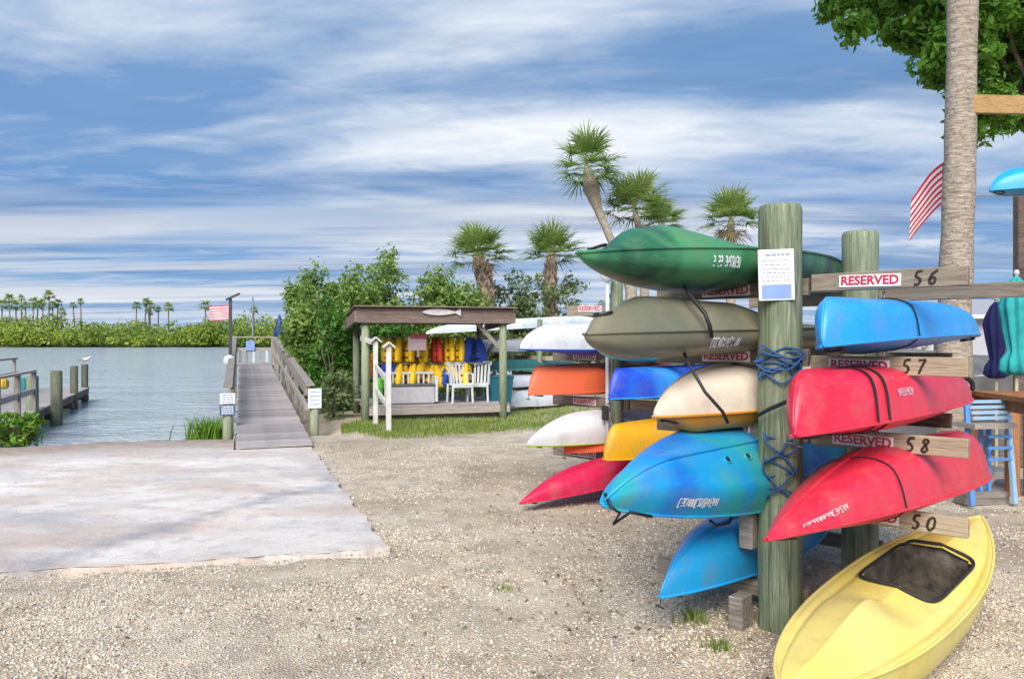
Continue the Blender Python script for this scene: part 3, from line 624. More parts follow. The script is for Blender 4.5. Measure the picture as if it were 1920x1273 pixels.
DIG = {'5': [[(.8, 1), (.25, .95), (.15, .6), (.6, .5), (.75, .25), (.5, .02), (.1, .08)]], '6': [[(.85, 1), (.35, .75), (.1, .35), (.3, .03), (.7, .12), (.75, .42), (.45, .55), (.15, .35)]],
       '7': [[(.1, .95), (.85, 1), (.55, .5), (.35, 0)]], '8': [[(.8, .85), (.45, 1), (.2, .8), (.5, .55), (.8, .25), (.45, 0), (.15, .2), (.5, .55), (.8, .85)]], '0': [[(.6, 1), (.2, .8), (.1, .3), (.4, 0), (.8, .25), (.85, .75), (.6, 1)]]}
def hand_number(parent, txt, x, y, z, h=.09):
    for i, ch in enumerate(txt):
        mb = MB()
        for st in DIG[ch]:
            pts = [Vector((x + i * h * .95 + p[0] * h * .62 + p[1] * .012, y, z + (p[1] - .5) * h)) for p in st]
            for a, b in zip(pts, pts[1:]): mb.bar(a, b, .003, .011 + .004 * random.random(), (0, 0, 1) if abs((b - a).normalized().z) < .9 else (1, 0, 0))
        mb.obj('painted_digit', M['ink'], parent)
def print_lines(parent, x, y, zs, half, m, th=.006, rg=random):
    mb = MB()
    for z in zs:
        a = x - half
        while a < x + half - .004:
            w_ = rg.uniform(.008, .035); b = min(a + w_, x + half); mb.box(((a + b) / 2, y, z), (b - a, .001, th)); a = b + .006
    o_ = mb.obj('lettering', m, parent); o_['kind'] = 'stuff'; return o_

# ---------------------------------------------------------------- the main dock: a gently rising boardwalk
YAW = math.atan2(DR.y, DR.x)                 # local X across, local Y along
def deck_z(s): return .06 + max(0, s) * .0395
def gpt(lx, s): return DS.x + DR.x * lx + DD.x * s, DS.y + DR.y * lx + DD.y * s
dock = thing('boardwalk_dock', 'long grey plank boardwalk with railings rising out over the water', 'dock', (DS.x, DS.y, 0), YAW)
pm_ = MB().box((0, 0, 0), (1.16, .136, .038), bev=.004).v and None
pl = MB().box((0, 0, 0), (1.16, .136, .038), bev=.005); pme = bpy.data.meshes.new('plank'); pme.from_pydata(pl.v, [], pl.f); pme.materials.append(M['deckwood'])
for i in range(126):
    s = i * .143; o = link('plank', pme, None, dock); o.location = (random.gauss(0, .006), s + .07, deck_z(s)); o.rotation_euler = (.0395 + random.gauss(0, .004), random.gauss(0, .004), random.gauss(0, .003))
for sx in (-.5, .5):
    MB().bar((sx, .1, deck_z(0) - .10), (sx, 18, deck_z(18) - .10), .05, .14).obj('stringer', M['greywood'], dock)
# platform at the end
for i in range(20):
    o = link('plank', pme, None, dock); o.location = (.6, 18.1 + i * .143, deck_z(18)); o.scale = (2.6, 1, 1)
for s in (3, 6, 9, 12, 15, 18, 20.8):
    for sx in (-.72, .72):
        if sx > 0 and s in (3,): continue
        x_, y_ = gpt(sx, s); zb = gz1(x_, y_) - .3; zt = deck_z(s) + (.74 + .3 * min(1, s / 18)) if s < 20.5 else deck_z(18) + 1.1
        if sx < 0 and s == 3: continue
        MB().box((sx, s, (zb + zt) / 2), (.11, .11, zt - zb), bev=.01).obj('post', M['greywoodz'], dock)
def rail(sx, s0, s1, h0, h1, name='rail', wd=.05, ht=.14, m='greywood'):
    return MB().bar((sx, s0, deck_z(s0) + h0), (sx, s1, deck_z(s1) + h1), wd, ht).obj(name, M[m], dock)
for sx in (.74, -.74):
    s0 = 2.5
    rail(sx - math.copysign(.07, sx), s0, 18, .60, .90); rail(sx - math.copysign(.07, sx), s0, 18, .30, .45, ht=.12)
    MB().bar((sx, s0 - .05, deck_z(s0) + .72), (sx, 18.05, deck_z(18) + 1.03), .16, .04).obj('cap_rail', M['greywood'], dock)
# balusters under the right rail, near end
for k in range(11):
    s = 3.2 + k * 1.3; MB().box((.70, s, deck_z(s) + .16), (.035, .035, .36)).obj('baluster', M['greywoodz'], dock)
# end railing across the platform
zE = deck_z(18)
MB().box((.6, 20.9, zE + 1.08), (3.2, .16, .05)).obj('cap_rail', M['greywood'], dock); MB().box((.6, 20.86, zE + .55), (3.2, .05, .14)).obj('rail', M['greywood'], dock)
for k in range(12): MB().box((-.8 + k * .26, 20.8, zE + .28), (.10, .03, .50)).obj('picket', M['whiteplastic'] if k in (3, 5) else M['greywoodz'], dock)
MB().box((1.45, 18.2, zE + .85), (1.1, .4, .10)).obj('bench_top', M['roofwood'], dock)
MB().box((-.15, 20.75, zE + .72), (.34, .03, .40)).obj('sign_panel', M['printblue'], dock)
# entrance posts with notices
def entry_post(sx, s, ztop, label, panels):
    x_, y_ = gpt(sx, s); zb = gz1(x_, y_) - .2; o = thing('entrance_post', label, 'post', (x_, y_, 0), YAW - .02)
    MB().lathe([(.085, zb), (.088, 0), (.085, ztop - .02), (.07, ztop)], 16).obj('pole', M['post'], o, True)
    for (zc, hh, ww, m, pr) in panels:
        p_ = MB().box((0, 0, 0), (ww, .008, hh)).obj('notice', m, o); p_.location = (0, -.10, zc)
        print_lines(p_, 0, -.006, [hh * (.32 - .21 * k) for k in range(4)], ww * .38, pr, .022)
    return o
entry_post(.83, 2.6, .80, 'green round post with a pale notice at the right side of the dock entrance', [(.62, .38, .25, M['signwhite'], M['printblue'])])
entry_post(-.74, 2.25, .72, 'green round post with white and blue notices at the left side of the dock entrance', [(.68, .19, .26, M['signwhite'], M['printgrey']), (.47, .19, .27, flat('deep blue notice', (.05, .12, .25)), M['letterwhite'])])
# life ring post clutter on the left rail, lamp post, pole and flag
x_, y_ = gpt(-.78, 9.5); o = thing('dock_lamp_post', 'dark lamp post with a slanted top standing on the left dock railing', 'lamp post', (x_, y_, 0), YAW)
zb, zt = gz1(x_, y_) - .2, 2.85
MB().box((0, 0, (1.2 + zt) / 2), (.09, .09, zt - 1.2)).obj('pole', flat('dark metal', (.05, .055, .065), .5), o); MB().box((0, 0, (zb + 1.2) / 2), (.11, .11, 1.2 - zb)).obj('base_post', M['greywoodz'], o)
MB().bar((-.12, -.0, zt - .03), (.24, 0, zt + .15), .16, .05).obj('lamp_head', flat('dark metal head', (.05, .055, .065), .5), o)
def flag(name, label, loc, rz, W_, H_, sag, nx=26, canton=True):
    o = thing(name, label, 'flag', loc, rz); reds = flat('flag red', (.55, .02, .055)); wh = flat('flag white', (.75, .72, .74)); bl = flat('flag blue', (.03, .05, .18))
    def pt(u, v): 
        s = .05 * W_ * math.sin(u * 9 + v * 2.0) * (0.2 + u); return Vector((u * W_ * (1 - .18 * sag), s, -v * H_ - sag * u * u * W_ * .85 - .05 * W_ * u * math.sin(v * 3)))
    for k in range(13):
        u0 = .4 if (canton and k < 7) else 0.0
        MB().grid(lambda a, b, k=k, u0=u0: pt(u0 + (1 - u0) * a, (k + b) / 13), nx, 1).obj('stripe', reds if k % 2 == 0 else wh, o, True)
    if canton:
        c_ = MB().grid(lambda a, b: pt(.4 * a, b * 7 / 13), 10, 6).obj('canton', bl, o, True)
        mb = MB()
        for i in range(5):
            for j in range(6):
                p_ = pt(.4 * (j + .5) / 6, (i + .5) / 5 * 7 / 13) + Vector((0, -.004, 0)); r_ = .011 * W_
                mb.add([p_ + Vector((math.sin(a * math.pi / 5) * r_ * (1 if a % 2 == 0 else .42), 0, math.cos(a * math.pi / 5) * r_ * (1 if a % 2 == 0 else .42))) for a in range(10)], [tuple(range(10))])
        mb.obj('stars', wh, c_)
    return o
fp = P(436, 572, y_); flag('dock_flag', 'faded pink and white striped flag blowing beside the dock lamp post', (fp.x - .04, y_, fp.z), math.pi - .15, .64, .40, .05, canton=False)
x_, y_ = gpt(-.05, 20.95); MB().tube([(x_, y_, zE + .2), (x_, y_, 3.5)], .035, 8).obj('slim_pole', M['greymetal'])
tag(bpy.data.objects['slim_pole'], 'slim pale metal pole at the far end of the dock', 'pole')
x_, y_ = gpt(.95, 19.5); o = thing('dock_umbrella', 'small closed navy umbrella at the end of the dock', 'umbrella', (x_, y_, zE), 0)
MB().lathe([(.03, 1.05), (.20, 1.1), (.22, 1.3), (.10, 1.7), (.03, 1.95)], 12, sq=lambda a, z: 1 + .15 * math.cos(5 * a)).obj('canopy', flat('navy canvas', (.02, .045, .20)), o, True); MB().tube([(0, 0, 0), (0, 0, 2.0)], .02, 8).obj('pole', M['greymetal'], o)
# white buoy and bag on the left rail
x_, y_ = gpt(-.80, 8.8); mb = MB().lathe([(.05, -.16), (.13, -.1), (.16, 0), (.13, .1), (.05, .16)], 14); o = mb.obj('white_buoy', M['whiteplastic'], None, True, (x_, y_, deck_z(8.8) + .78)); tag(o, 'white buoy hanging on the left dock railing', 'buoy')

# ---------------------------------------------------------------- the left dock
ld = thing('side_dock', 'low grey wooden dock with railing at the left side of the ramp', 'dock', (-11.5, 19.0, 0), math.atan2(9, -3.7) - math.pi / 2)
pl2 = MB().box((0, 0, 0), (2.2, .136, .04), bev=.005); pme2 = bpy.data.meshes.new('plank'); pme2.from_pydata(pl2.v, [], pl2.f); pme2.materials.append(M['deckwood'])
for i in range(96):
    o = link('plank', pme2, None, ld); o.location = (-1.15 + random.gauss(0, .006), -4.2 + i * .143, .03); o.rotation_euler = (0, 0, random.gauss(0, .003))
for sx in (-2.1, -.1): MB().box((sx, 2.6, -.09), (.06, 13.7, .18)).obj('stringer', M['roofwood'], ld)
for k in range(4): MB().box((-1.1, -2.5 + 3.6 * k, -.25), (2.3, .12, .16)).obj('cross_beam', M['roofwood'], ld)
for sx, ys_ in ((-2.1, (-3, -1, 1, 3, 5.5, 8)), ):
    for y_ in ys_: MB().box((sx, y_, .35), (.10, .10, 1.5)).obj('rail_post', M['greywoodz'], ld)
MB().box((-2.1, 2.5, 1.12), (.16, 11.4, .05)).obj('cap_rail', M['greywood'], ld); MB().box((-2.05, 2.5, .62), (.05, 11.2, .13)).obj('rail', M['greywood'], ld)
MB().box((-.14, -2.4, 1.0), (.14, 3.8, .05)).obj('cap_rail', M['greywood'], ld); MB().box((-.14, -2.4, .52), (.05, 3.8, .13)).obj('rail', M['greywood'], ld)
for y_ in (-4.2, -2.3, -.5): MB().box((-.14, y_, .25), (.11, .11, 1.46)).obj('rail_post', M['greywoodz'], ld)
M['pilingdark'] = wood_mat('dark wet piling wood', (.035, .04, .032), (.11, .12, .085), (.25, .27, .19), 'Z', .75, (.05, .045, .035))
def piling(px, d, top, r, label):
    q = P(px, top, d); h = q.z; o = MB().lathe([(r, -1.9), (r, WL), (r * .98, h - .02), (r * .86, h)], 18, sq=lambda a, z: 1 + .02 * math.sin(3 * a + z * 3)).obj('dock_piling', M['pilingdark'] if px > 90 else M['post'], None, True, (q.x, d, 0)); tag(o, label, 'piling', 'pilings along the side dock'); return q
piling(61, 18.6, 705, .135, 'green piling rising behind the bright shrub at the side dock'); piling(106, 19.8, 695, .14, 'thick dark piling standing in front of the side dock edge')
piling(139, 24.5, 686, .115, 'brownish slim piling near the far end of the side dock'); qb = piling(159, 27.5, 683, .115, 'farthest slim piling of the side dock with a bird on top')
tb = MB().box((0, 0, 0), (.30, .3, .36), bev=.03).obj('teal_box', flat('teal plastic', (.02, .20, .24)), None, False, (P(44, 722, 18.8).x, 18.8, P(44, 722, 18.8).z - .0)); tag(tb, 'teal box fixed to the side dock railing beside the green piling', 'box')
yb = MB().box((0, 0, 0), (.22, .2, .24), bev=.05).obj('yellow_box', flat('yellow plastic', (.55, .36, .04)), None, False, (P(5, 718, 17.0).x, 17.0, .78)); tag(yb, 'yellow case hung on the side dock railing', 'case')
# gull on the far piling
o = thing('gull', 'small grey and white gull perched on the farthest piling', 'bird', (qb.x, qb.y, qb.z), R(20))
bd = MB(); ring = [(-.20, .012, .16), (-.14, .03, .165), (-.06, .062, .165), (.03, .07, .17), (.10, .055, .19), (.14, .038, .225), (.165, .036, .25), (.19, .030, .258), (.21, .012, .255)]
bd.tube([(x, 0, z) for x, r, z in ring], [r for x, r, z in ring], 10); bd.obj('body', flat('gull white', (.6, .6, .62)), o, True)
bd = MB()
for s in (-1, 1): bd.grid(lambda u, v, s=s: (-.24 + .32 * u, s * (.066 - .02 * abs(2 * u - 1)), .215 - .09 * v - .03 * (1 - u)), 6, 3)
bd.obj('wing', flat('gull grey', (.22, .24, .27)), o, True)
MB().tube([(.20, 0, .255), (.255, 0, .248)], [.012, .003], 6).obj('beak', flat('beak', (.55, .32, .04)), o); mb = MB()
for s in (-.025, .025): mb.tube([(.0, s, .12), (.0, s, 0)], .006, 5)
mb.obj('legs', flat('legs', (.5, .3, .1)), o)

# ---------------------------------------------------------------- open shelter
SH = thing('open_shelter', 'small open wooden shelter with flat brown roof and low deck', 'shelter', (-3.13, 16.5, 0), R(16.2))
W_, D_ = 3.05, 2.2
for (x, y, m) in ((0, 0, 'post'), (W_, 0, 'post'), (0, D_, 'post'), (W_, D_, 'post')):
    MB().lathe([(.085, -.2), (.088, 1), (.08, 2.30)], 14, (x, y, 0)).obj('post', M[m], SH, True)
MB().box((W_ / 2, -.14, 2.26), (W_ + .40, .05, .31)).obj('fascia', M['roofwood'], SH)
for x in (-.22, W_ + .22): MB().bar((x, -.16, 2.24), (x, D_ + .3, 2.10), .05, .24).obj('side_fascia', M['roofwood'], SH)
for k in range(17):
    y = -.2 + k * .16; MB().box((W_ / 2, y, 2.44 - .055 * y), (W_ + .52, .15, .025), M=Matrix.Rotation(-.055, 3, 'X')).obj('roof_board', M['roofwood'], SH)
for y in (.02, D_): MB().box((W_ / 2, y, 2.19), (W_ + .2, .08, .14)).obj('beam', M['greywood'], SH)
for k in range(16): MB().box((W_ / 2 + .05, .06 + k * .145, .31), (W_ + .2, .138, .035), bev=.004).obj('deck_board', M['deckwood'], SH)
MB().box((W_ / 2 + .05, -.02, .21), (W_ + .2, .04, .16)).obj('deck_skirt', M['greywood'], SH); MB().box((W_ / 2 + .05, .25, .09), (W_, .16, .2)).obj('foundation_beam', M['greywood'], SH)
for k in range(3): MB().box((.2 + k * 1.3, 1.4, .12), (.14, 1.6, .26)).obj('joist', M['roofwood'], SH)
for x, s in ((W_, -1), (0, 1)): MB().bar((x + s * .06, D_ * .02, 1.55), (x + s * .6, D_ * .02, 2.12), .05, .09).obj('brace', M['greywood'], SH) if x else None
MB().bar((W_, .1, 1.95), (W_, D_ * .75, 1.3), .05, .08).obj('brace', M['greywood'], SH)
for zr in (1.80, 1.20): MB().tube([(.02, .95 if zr > 1.5 else .85, zr), (W_ - .02, .95 if zr > 1.5 else .85, zr)], .018, 8).obj('hanging_rod', M['greywoodz'], SH)
# carved fish board on the fascia and a plaque hanging below it
def shel(lx, ly, z): a = R(16.2); return (-3.13 + lx * math.cos(a) - ly * math.sin(a), 16.5 + lx * math.sin(a) + ly * math.cos(a), z)
mb = MB(); N = 22
def fish(u): # half height along the body
    return .012 + .062 * math.sin(math.pi * min(1, u * 1.08) ** .8) if u < .86 else .02 + (u - .86) / .14 * .075
top_ = [(-.42 + .84 * i / N, fish(i / N)) for i in range(N + 1)]
vs = []
for y in (-.02, .02): vs += [(x, y, h) for x, h in top_] + [(x, y, -h * .9) for x, h in reversed(top_)]
n_ = 2 * (N + 1); fs = [tuple(range(n_)), tuple(reversed(range(n_, 2 * n_)))] + [(i, (i + 1) % n_, n_ + (i + 1) % n_, n_ + i) for i in range(n_)]
mb.add(vs, fs); o = mb.obj('carved_fish', flat('bleached wood', (.52, .50, .50), .8), None, False, shel(1.62, -.19, 2.34), R(16.2)); tag(o, 'bleached carved wooden fish mounted on the shelter roof edge', 'fish plaque')
o = thing('hanging_plaque', 'mauve board with dark red header hanging under the shelter roof', 'sign', shel(1.15, .25, 1.66), R(16.2))
MB().box((0, 0, 0), (.40, .03, .30)).obj('board', flat('mauve board', (.33, .24, .26), .8), o); MB().box((.02, -.018, .17), (.36, .03, .11)).obj('header', flat('dark red board', (.22, .05, .045), .8), o); MB().box((.02, 0, -.22), (.05, .02, .16)).obj('tag_strip', M['greywood'], o)
for x in (-.15, .15): MB().tube([(x, 0, .15), (x, 0, .46)], .006, 6).obj('hanger', M['rubber'], o)
# handrail at the entrance corner, white posts with little gabled caps
o = thing('entrance_handrail', 'white stair handrail with gabled post caps at the left corner of the shelter', 'handrail', shel(.15, -1.7, 0), R(16.2))
for (x, y, h) in ((.10, -.25, 1.62), (.0, 1.1, 1.72)):
    MB().box((x, y, h / 2), (.095, .095, h), bev=.006).obj('post', M['white'], o); mb = MB()
    for s in (-1, 1): mb.bar((x + s * .115, y, h - .02), (x, y, h + .075), .24, .025)
    mb.obj('post_cap', M['white'], o)
for z in (.72, 1.2): MB().bar((.10, -.2, z - .25), (.0, 1.05, z), .04, .10).obj('rail', M['white'], o)
MB().bar((-.02, 1.15, 1.68), (-.22, 1.9, 1.78), .04, .10).obj('rail', M['white'], o)
# storage bench
o = thing('storage_bench', 'grey plastic storage bench with white slatted back on the shelter deck', 'bench', shel(1.02, .42, .33), R(16.2))
MB().box((0, 0, .20), (1.05, .45, .38), bev=.02).obj('box', flat('grey plastic', (.42, .41, .44), .5), o); MB().box((0, 0, .41), (1.10, .48, .05), bev=.015).obj('lid', flat('dark seat', (.08, .085, .10), .5), o)
for x in (-.56, .56): MB().box((x, 0, .32), (.06, .48, .56), bev=.01).obj('arm_panel', M['whiteplastic'], o)
for k in range(9): MB().box((-.46 + k * .115, .24, .53), (.04, .02, .26)).obj('back_slat', M['whiteplastic'], o)
MB().box((0, .24, .67), (1.12, .04, .05)).obj('back_rail', M['whiteplastic'], o)
# plastic chairs
def chair(lx, ly, rz, label):
    o = thing('plastic_chair', label, 'chair', shel(lx, ly, .328), R(16.2) + rz, 'white chairs on the shelter deck')
    MB().grid(lambda u, v: ((u - .5) * .46, (v - .5) * .44, .42 - .03 * math.sin(math.pi * v)), 6, 6).obj('seat', M['whiteplastic'], o, True); MB().box((0, -.225, .385), (.46, .03, .09), bev=.01).obj('seat_apron', M['whiteplastic'], o)
    for x in (-.22, .22):
        for y in (-.2, .2): MB().tube([(x * 1.08, y * 1.08, 0), (x, y, .42)], [.028, .03], 8).obj('leg', M['whiteplastic'], o)
        MB().bar((x * 1.15, -.2, .64), (x * 1.15, .22, .66), .06, .03).obj('armrest', M['whiteplastic'], o); MB().bar((x * 1.12, -.2, .40), (x * 1.15, -.19, .64), .04, .04).obj('arm_support', M['whiteplastic'], o)
    for k in range(5): MB().bar((-.16 + k * .08, .22, .42), (-.17 + k * .085, .34, .88), .05, .012).obj('back_slat', M['whiteplastic'], o)
    MB().bar((-.23, .345, .87), (.23, .345, .87), .03, .08).obj('back_rail', M['whiteplastic'], o)
chair(2.15, .40, R(5), 'white plastic chair facing out beside the storage bench'); chair(2.66, .62, R(-25), 'white plastic chair turned sideways next to the right shelter post')
# bin
o = thing('waste_bin', 'blue green plastic waste bin beside the right shelter post', 'bin', shel(W_ + .12, .85, gz1(0, 18)), R(16.2)); tm = flat('bin plastic', (.02, .14, .20), .45)
mb = MB(); mb.add([(-.22, -.22, 0), (.22, -.22, 0), (.22, .22, 0), (-.22, .22, 0), (-.29, -.29, .86), (.29, -.29, .86), (.29, .29, .86), (-.29, .29, .86)], [(3, 2, 1, 0), (0, 1, 5, 4), (1, 2, 6, 5), (2, 3, 7, 6), (3, 0, 4, 7)]); mb.obj('body', tm, o)
MB().box((0, 0, .88), (.62, .62, .06), bev=.02).obj('lid', tm, o); MB().tube([(-.2, .30, .08), (.2, .30, .08)], .07, 10).obj('wheel', M['rubber'], o); MB().tube([(-.25, .36, .84), (.25, .36, .84)], .02, 8).obj('handle', tm, o)
# life jackets
LJ = {'yellow': (.85, .52, .015), 'red': (.55, .05, .02), 'blue': (.02, .07, .40), 'green': (.14, .55, .04), 'orange': (.70, .25, .02)}
for k in list(LJ): LJ[k] = rough_mat(k + ' vest fabric', LJ[k], .7, .22, 12, .3)
vest_cache = {}
def life_jacket(lx, ly, z, rz, col, label, roll=0, k=1.0, group=None):
    o = thing('life_jacket', label, 'life jacket', shel(lx, ly, z), R(16.2) + rz, group); o.rotation_euler[1] = roll; o.scale = (k, k, k)
    if 'panel' not in vest_cache:
        mb = MB()   # one padded front half: wide chest narrowing to the shoulder strap
        prof = [(-.50, .115, .045), (-.46, .13, .06), (-.30, .135, .07), (-.16, .115, .065), (-.06, .06, .045), (0, .045, .03)]
        rows = []
        for z_, hw, th in prof:
            rows.append([Vector((hw * math.cos(a) * (1 if abs(math.cos(a)) < .8 else .96), th * math.sin(a), z_)) for a in [2 * math.pi * i / 12 for i in range(12)]])
        vs = [v for r_ in rows for v in r_]; fs = [(i * 12 + j, i * 12 + (j + 1) % 12, i * 12 + 12 + (j + 1) % 12, i * 12 + 12 + j) for i in range(5) for j in range(12)] + [tuple(reversed(range(12))), tuple(range(60, 72))]
        me = bpy.data.meshes.new('front_panel'); me.from_pydata([tuple(v) for v in vs], [], fs); me.polygons.foreach_set('use_smooth', [True] * len(me.polygons)); vest_cache['panel'] = me
        mb = MB()
        for z_ in (-.40, -.26): mb.box((0, -.005, z_), (.47, .165, .028))
        me = bpy.data.meshes.new('strap'); me.from_pydata(mb.v, [], mb.f); me.materials.append(M['blackstrap']); vest_cache['strap'] = me
    if col not in vest_cache:
        me = vest_cache['panel'].copy(); me.materials.append(LJ[col]); vest_cache[col] = me
    for sx in (-.11, .11):
        p_ = link('front_panel', vest_cache[col], None, o); p_.location = (sx, -.03, 0); p_.rotation_euler = (0, -.18 * (1 if sx > 0 else -1), 0)
    b_ = link('back_panel', vest_cache[col], None, o); b_.location = (0, .06, 0); b_.scale = (1.7, 1, 1); link('strap', vest_cache['strap'], None, o); return o
rw = [('yellow', 0), ('yellow', 0), ('yellow', 0), ('yellow', 0), ('red', 0), ('yellow', 0), ('yellow', 0), ('blue', 0)]
for i, (c_, _) in enumerate(rw):
    lab = {'yellow': 'yellow life jacket hanging edge on in the upper row under the shelter roof', 'red': 'red orange life jacket in the upper row among yellow ones', 'blue': 'long blue life jacket at the right end of the upper row'}[c_]
    life_jacket(.58 + i * .285, .95, 1.79, R(76 + random.uniform(-14, 14)) if c_ != 'blue' else R(15), c_, lab, 0, 1.12 if c_ != 'blue' else 1.2, 'yellow vests of the upper row' if c_ == 'yellow' else None)
rw = [('blue', 20), ('yellow', 55), ('yellow', 60), ('yellow', 12), ('yellow', -12), ('blue', 5), ('yellow', 65)]
labs = ['blue life jacket at the left end of the lower row', 'yellow life jacket hanging edge on in the lower row', 'yellow life jacket hanging edge on in the lower row', 'yellow life jacket turned front on and tilted in the lower row', 'yellow life jacket with crossed straps beside the blue one', 'wide blue life jacket in the lower row beside the yellow ones', 'narrow yellow life jacket at the right end of the lower row']
for i, (c_, a_) in enumerate(rw): life_jacket(.60 + i * .30, .85, 1.20, R(a_), c_, labs[i], {3: .35, 4: -.35}.get(i, 0), 1.05, 'edge on yellow vests of the lower row' if i in (1, 2) else None)
life_jacket(.42, .35, .92, R(30), 'green', 'bright green life jacket hung beside the white handrail post', 0, 1.0); life_jacket(.12, .35, 1.45, R(70), 'orange', 'orange and yellow life jacket hung on the left shelter post', 0, 1.0)
# ---------------------------------------------------------------- kayak racks
RY = R(47); U = Vector((math.cos(RY), math.sin(RY), 0)); VR = Vector((U.y, -U.x, 0)); RZ = RY - math.pi / 2
def rough_post(r, z0, z1, seed):
    rg = random.Random(seed); ph = [rg.random() * 6 for _ in range(4)]; prof = [(r * (1 + .02 * rg.uniform(-1, 1)), z0 + (z1 - z0) * i / 14) for i in range(15)]
    prof[-1] = (prof[-1][0], z1 - .025); prof.append((r * .93, z1)); prof.append((r * .5, z1 + .004))
    return MB().lathe(prof, 32, sq=lambda a, z: 1 + .022 * math.sin(3 * a + ph[0] + z * .6) + .012 * math.sin(7 * a + ph[1] - z) + .006 * math.sin(17 * a + ph[2] + z * 2))
def rack(name, label, p, spacing, pr, ztop, levels_l, levels_r, ll, lr, off2=(0, 0), bt=.045, bh=.14, n=2):
    o = thing(name, label, 'kayak rack', (p[0], p[1], gz1(p[0], p[1])), RZ)
    for k in range(n):
        x0, y0 = (off2[0] * k, spacing * k + off2[1] * k); po = rough_post(pr, -.3, ztop, 5 + k).obj('post', M['post'], o, True); po.location = (x0, y0, 0)
        by = y0 + pr + bt / 2 - .01
        for i, z in enumerate(levels_l):
            if z is None: continue
            MB().box((x0 - ll / 2 + .06, by, z - bh / 2), (ll + .12, bt, bh), bev=.004).obj('arm', M['arm'], o)
        for i, z in enumerate(levels_r):
            if z is None: continue
            L_ = lr[i] if k == 0 else (lr[i] + .9 if i == 0 else lr[i] * .6)
            MB().box((x0 + L_ / 2 + .07, by - .001, z - bh / 2 + .0012), (L_ - .14, bt - .002, bh), bev=.004).obj('arm', M['armlight'] if i in (1, 2, 3) and k == 0 else M['arm'], o)
    return o
PA = (1.63, 4.70)
LA, RA = [2.12, 1.69, 1.22, .78, .22], [2.14, 1.65, 1.215, .79]
rA = rack('kayak_rack', 'tall kayak rack with two thick round green posts and numbered side arms', PA, 1.52, .128, 2.56, LA, RA, .95, [.98, .98, .98, .98], (-.05, 0), .045, .105)
yf = .128 - .01 - .004
for i, (num, xx, dz) in enumerate((('56', .28, .0), ('57', .22, 0), ('58', .24, .0), ('50', .27, .0))):
    reserved_sign(rA, xx + RES_W / 2 + .03, yf, RA[i] - .052, .02); hand_number(rA, num, xx + RES_W + .09, yf + .002, RA[i] - .052, .078)
reserved_sign(rA, -.42, yf, LA[0] - .055, -.01); reserved_sign(rA, -.42, yf, LA[1] - .053, .0); reserved_sign(rA, -.42, yf, LA[2] - .053, .0)
# notice sheet on the big post, facing the yard
ns = MB().box((0, 0, 0), (.205, .004, .30)).obj('notice_sheet', M['signwhite'], rA); aN = R(-6) - RZ
nv = Vector((math.sin(aN), -math.cos(aN), 0)) * .137; ns.location = (nv.x - .055 * math.cos(aN), nv.y - .055 * math.sin(aN), 2.13); ns.rotation_euler = (0, R(-1.5), aN)
pb = MB().box((0, -.0026, -.10), (.17, .0012, .085)).obj('print_block', M['printblue'], ns)
print_lines(ns, .01, -.003, [.118], .07, M['printgrey'], .014); print_lines(ns, 0, -.003, [.085, .06, .035, .012, -.012, -.034], .08, M['printgrey'], .005)
# blue rope tangles on the post
def rope(label, loc, n, sx, sz, seed):
    rg = random.Random(seed); mb = MB(); a = 0; pts = []
    for i in range(n):
        a += rg.uniform(.5, 1.3); f = i / n; r_ = .137 + rg.uniform(0, .035); th = R(250) + sx * math.sin(a * 1.3 + rg.uniform(-.4, .4)); pts.append((math.cos(th) * r_, math.sin(th) * r_, -sz * f + .05 * math.sin(a * 2.1)))
    sm = []
    for i in range(len(pts) - 3):
        p0, p1, p2, p3 = [Vector(q) for q in pts[i:i + 4]]
        for k in range(4):
            t_ = k / 4; sm.append(.5 * ((2 * p1) + (-p0 + p2) * t_ + (2 * p0 - 5 * p1 + 4 * p2 - p3) * t_ ** 2 + (-p0 + 3 * p1 - 3 * p2 + p3) * t_ ** 3))
    mb.tube(sm, .0065, 6); o = mb.obj('blue_rope', M['bluerope'], None, True, loc); tag(o, label, 'rope')
rope('tangled blue rope knotted around the big post below the notice', (PA[0], PA[1], 1.70), 34, .95, .20, 3); rope('blue rope coil hanging on the big post beside the blue teal kayak', (PA[0], PA[1], 1.20), 26, .65, .42, 8)

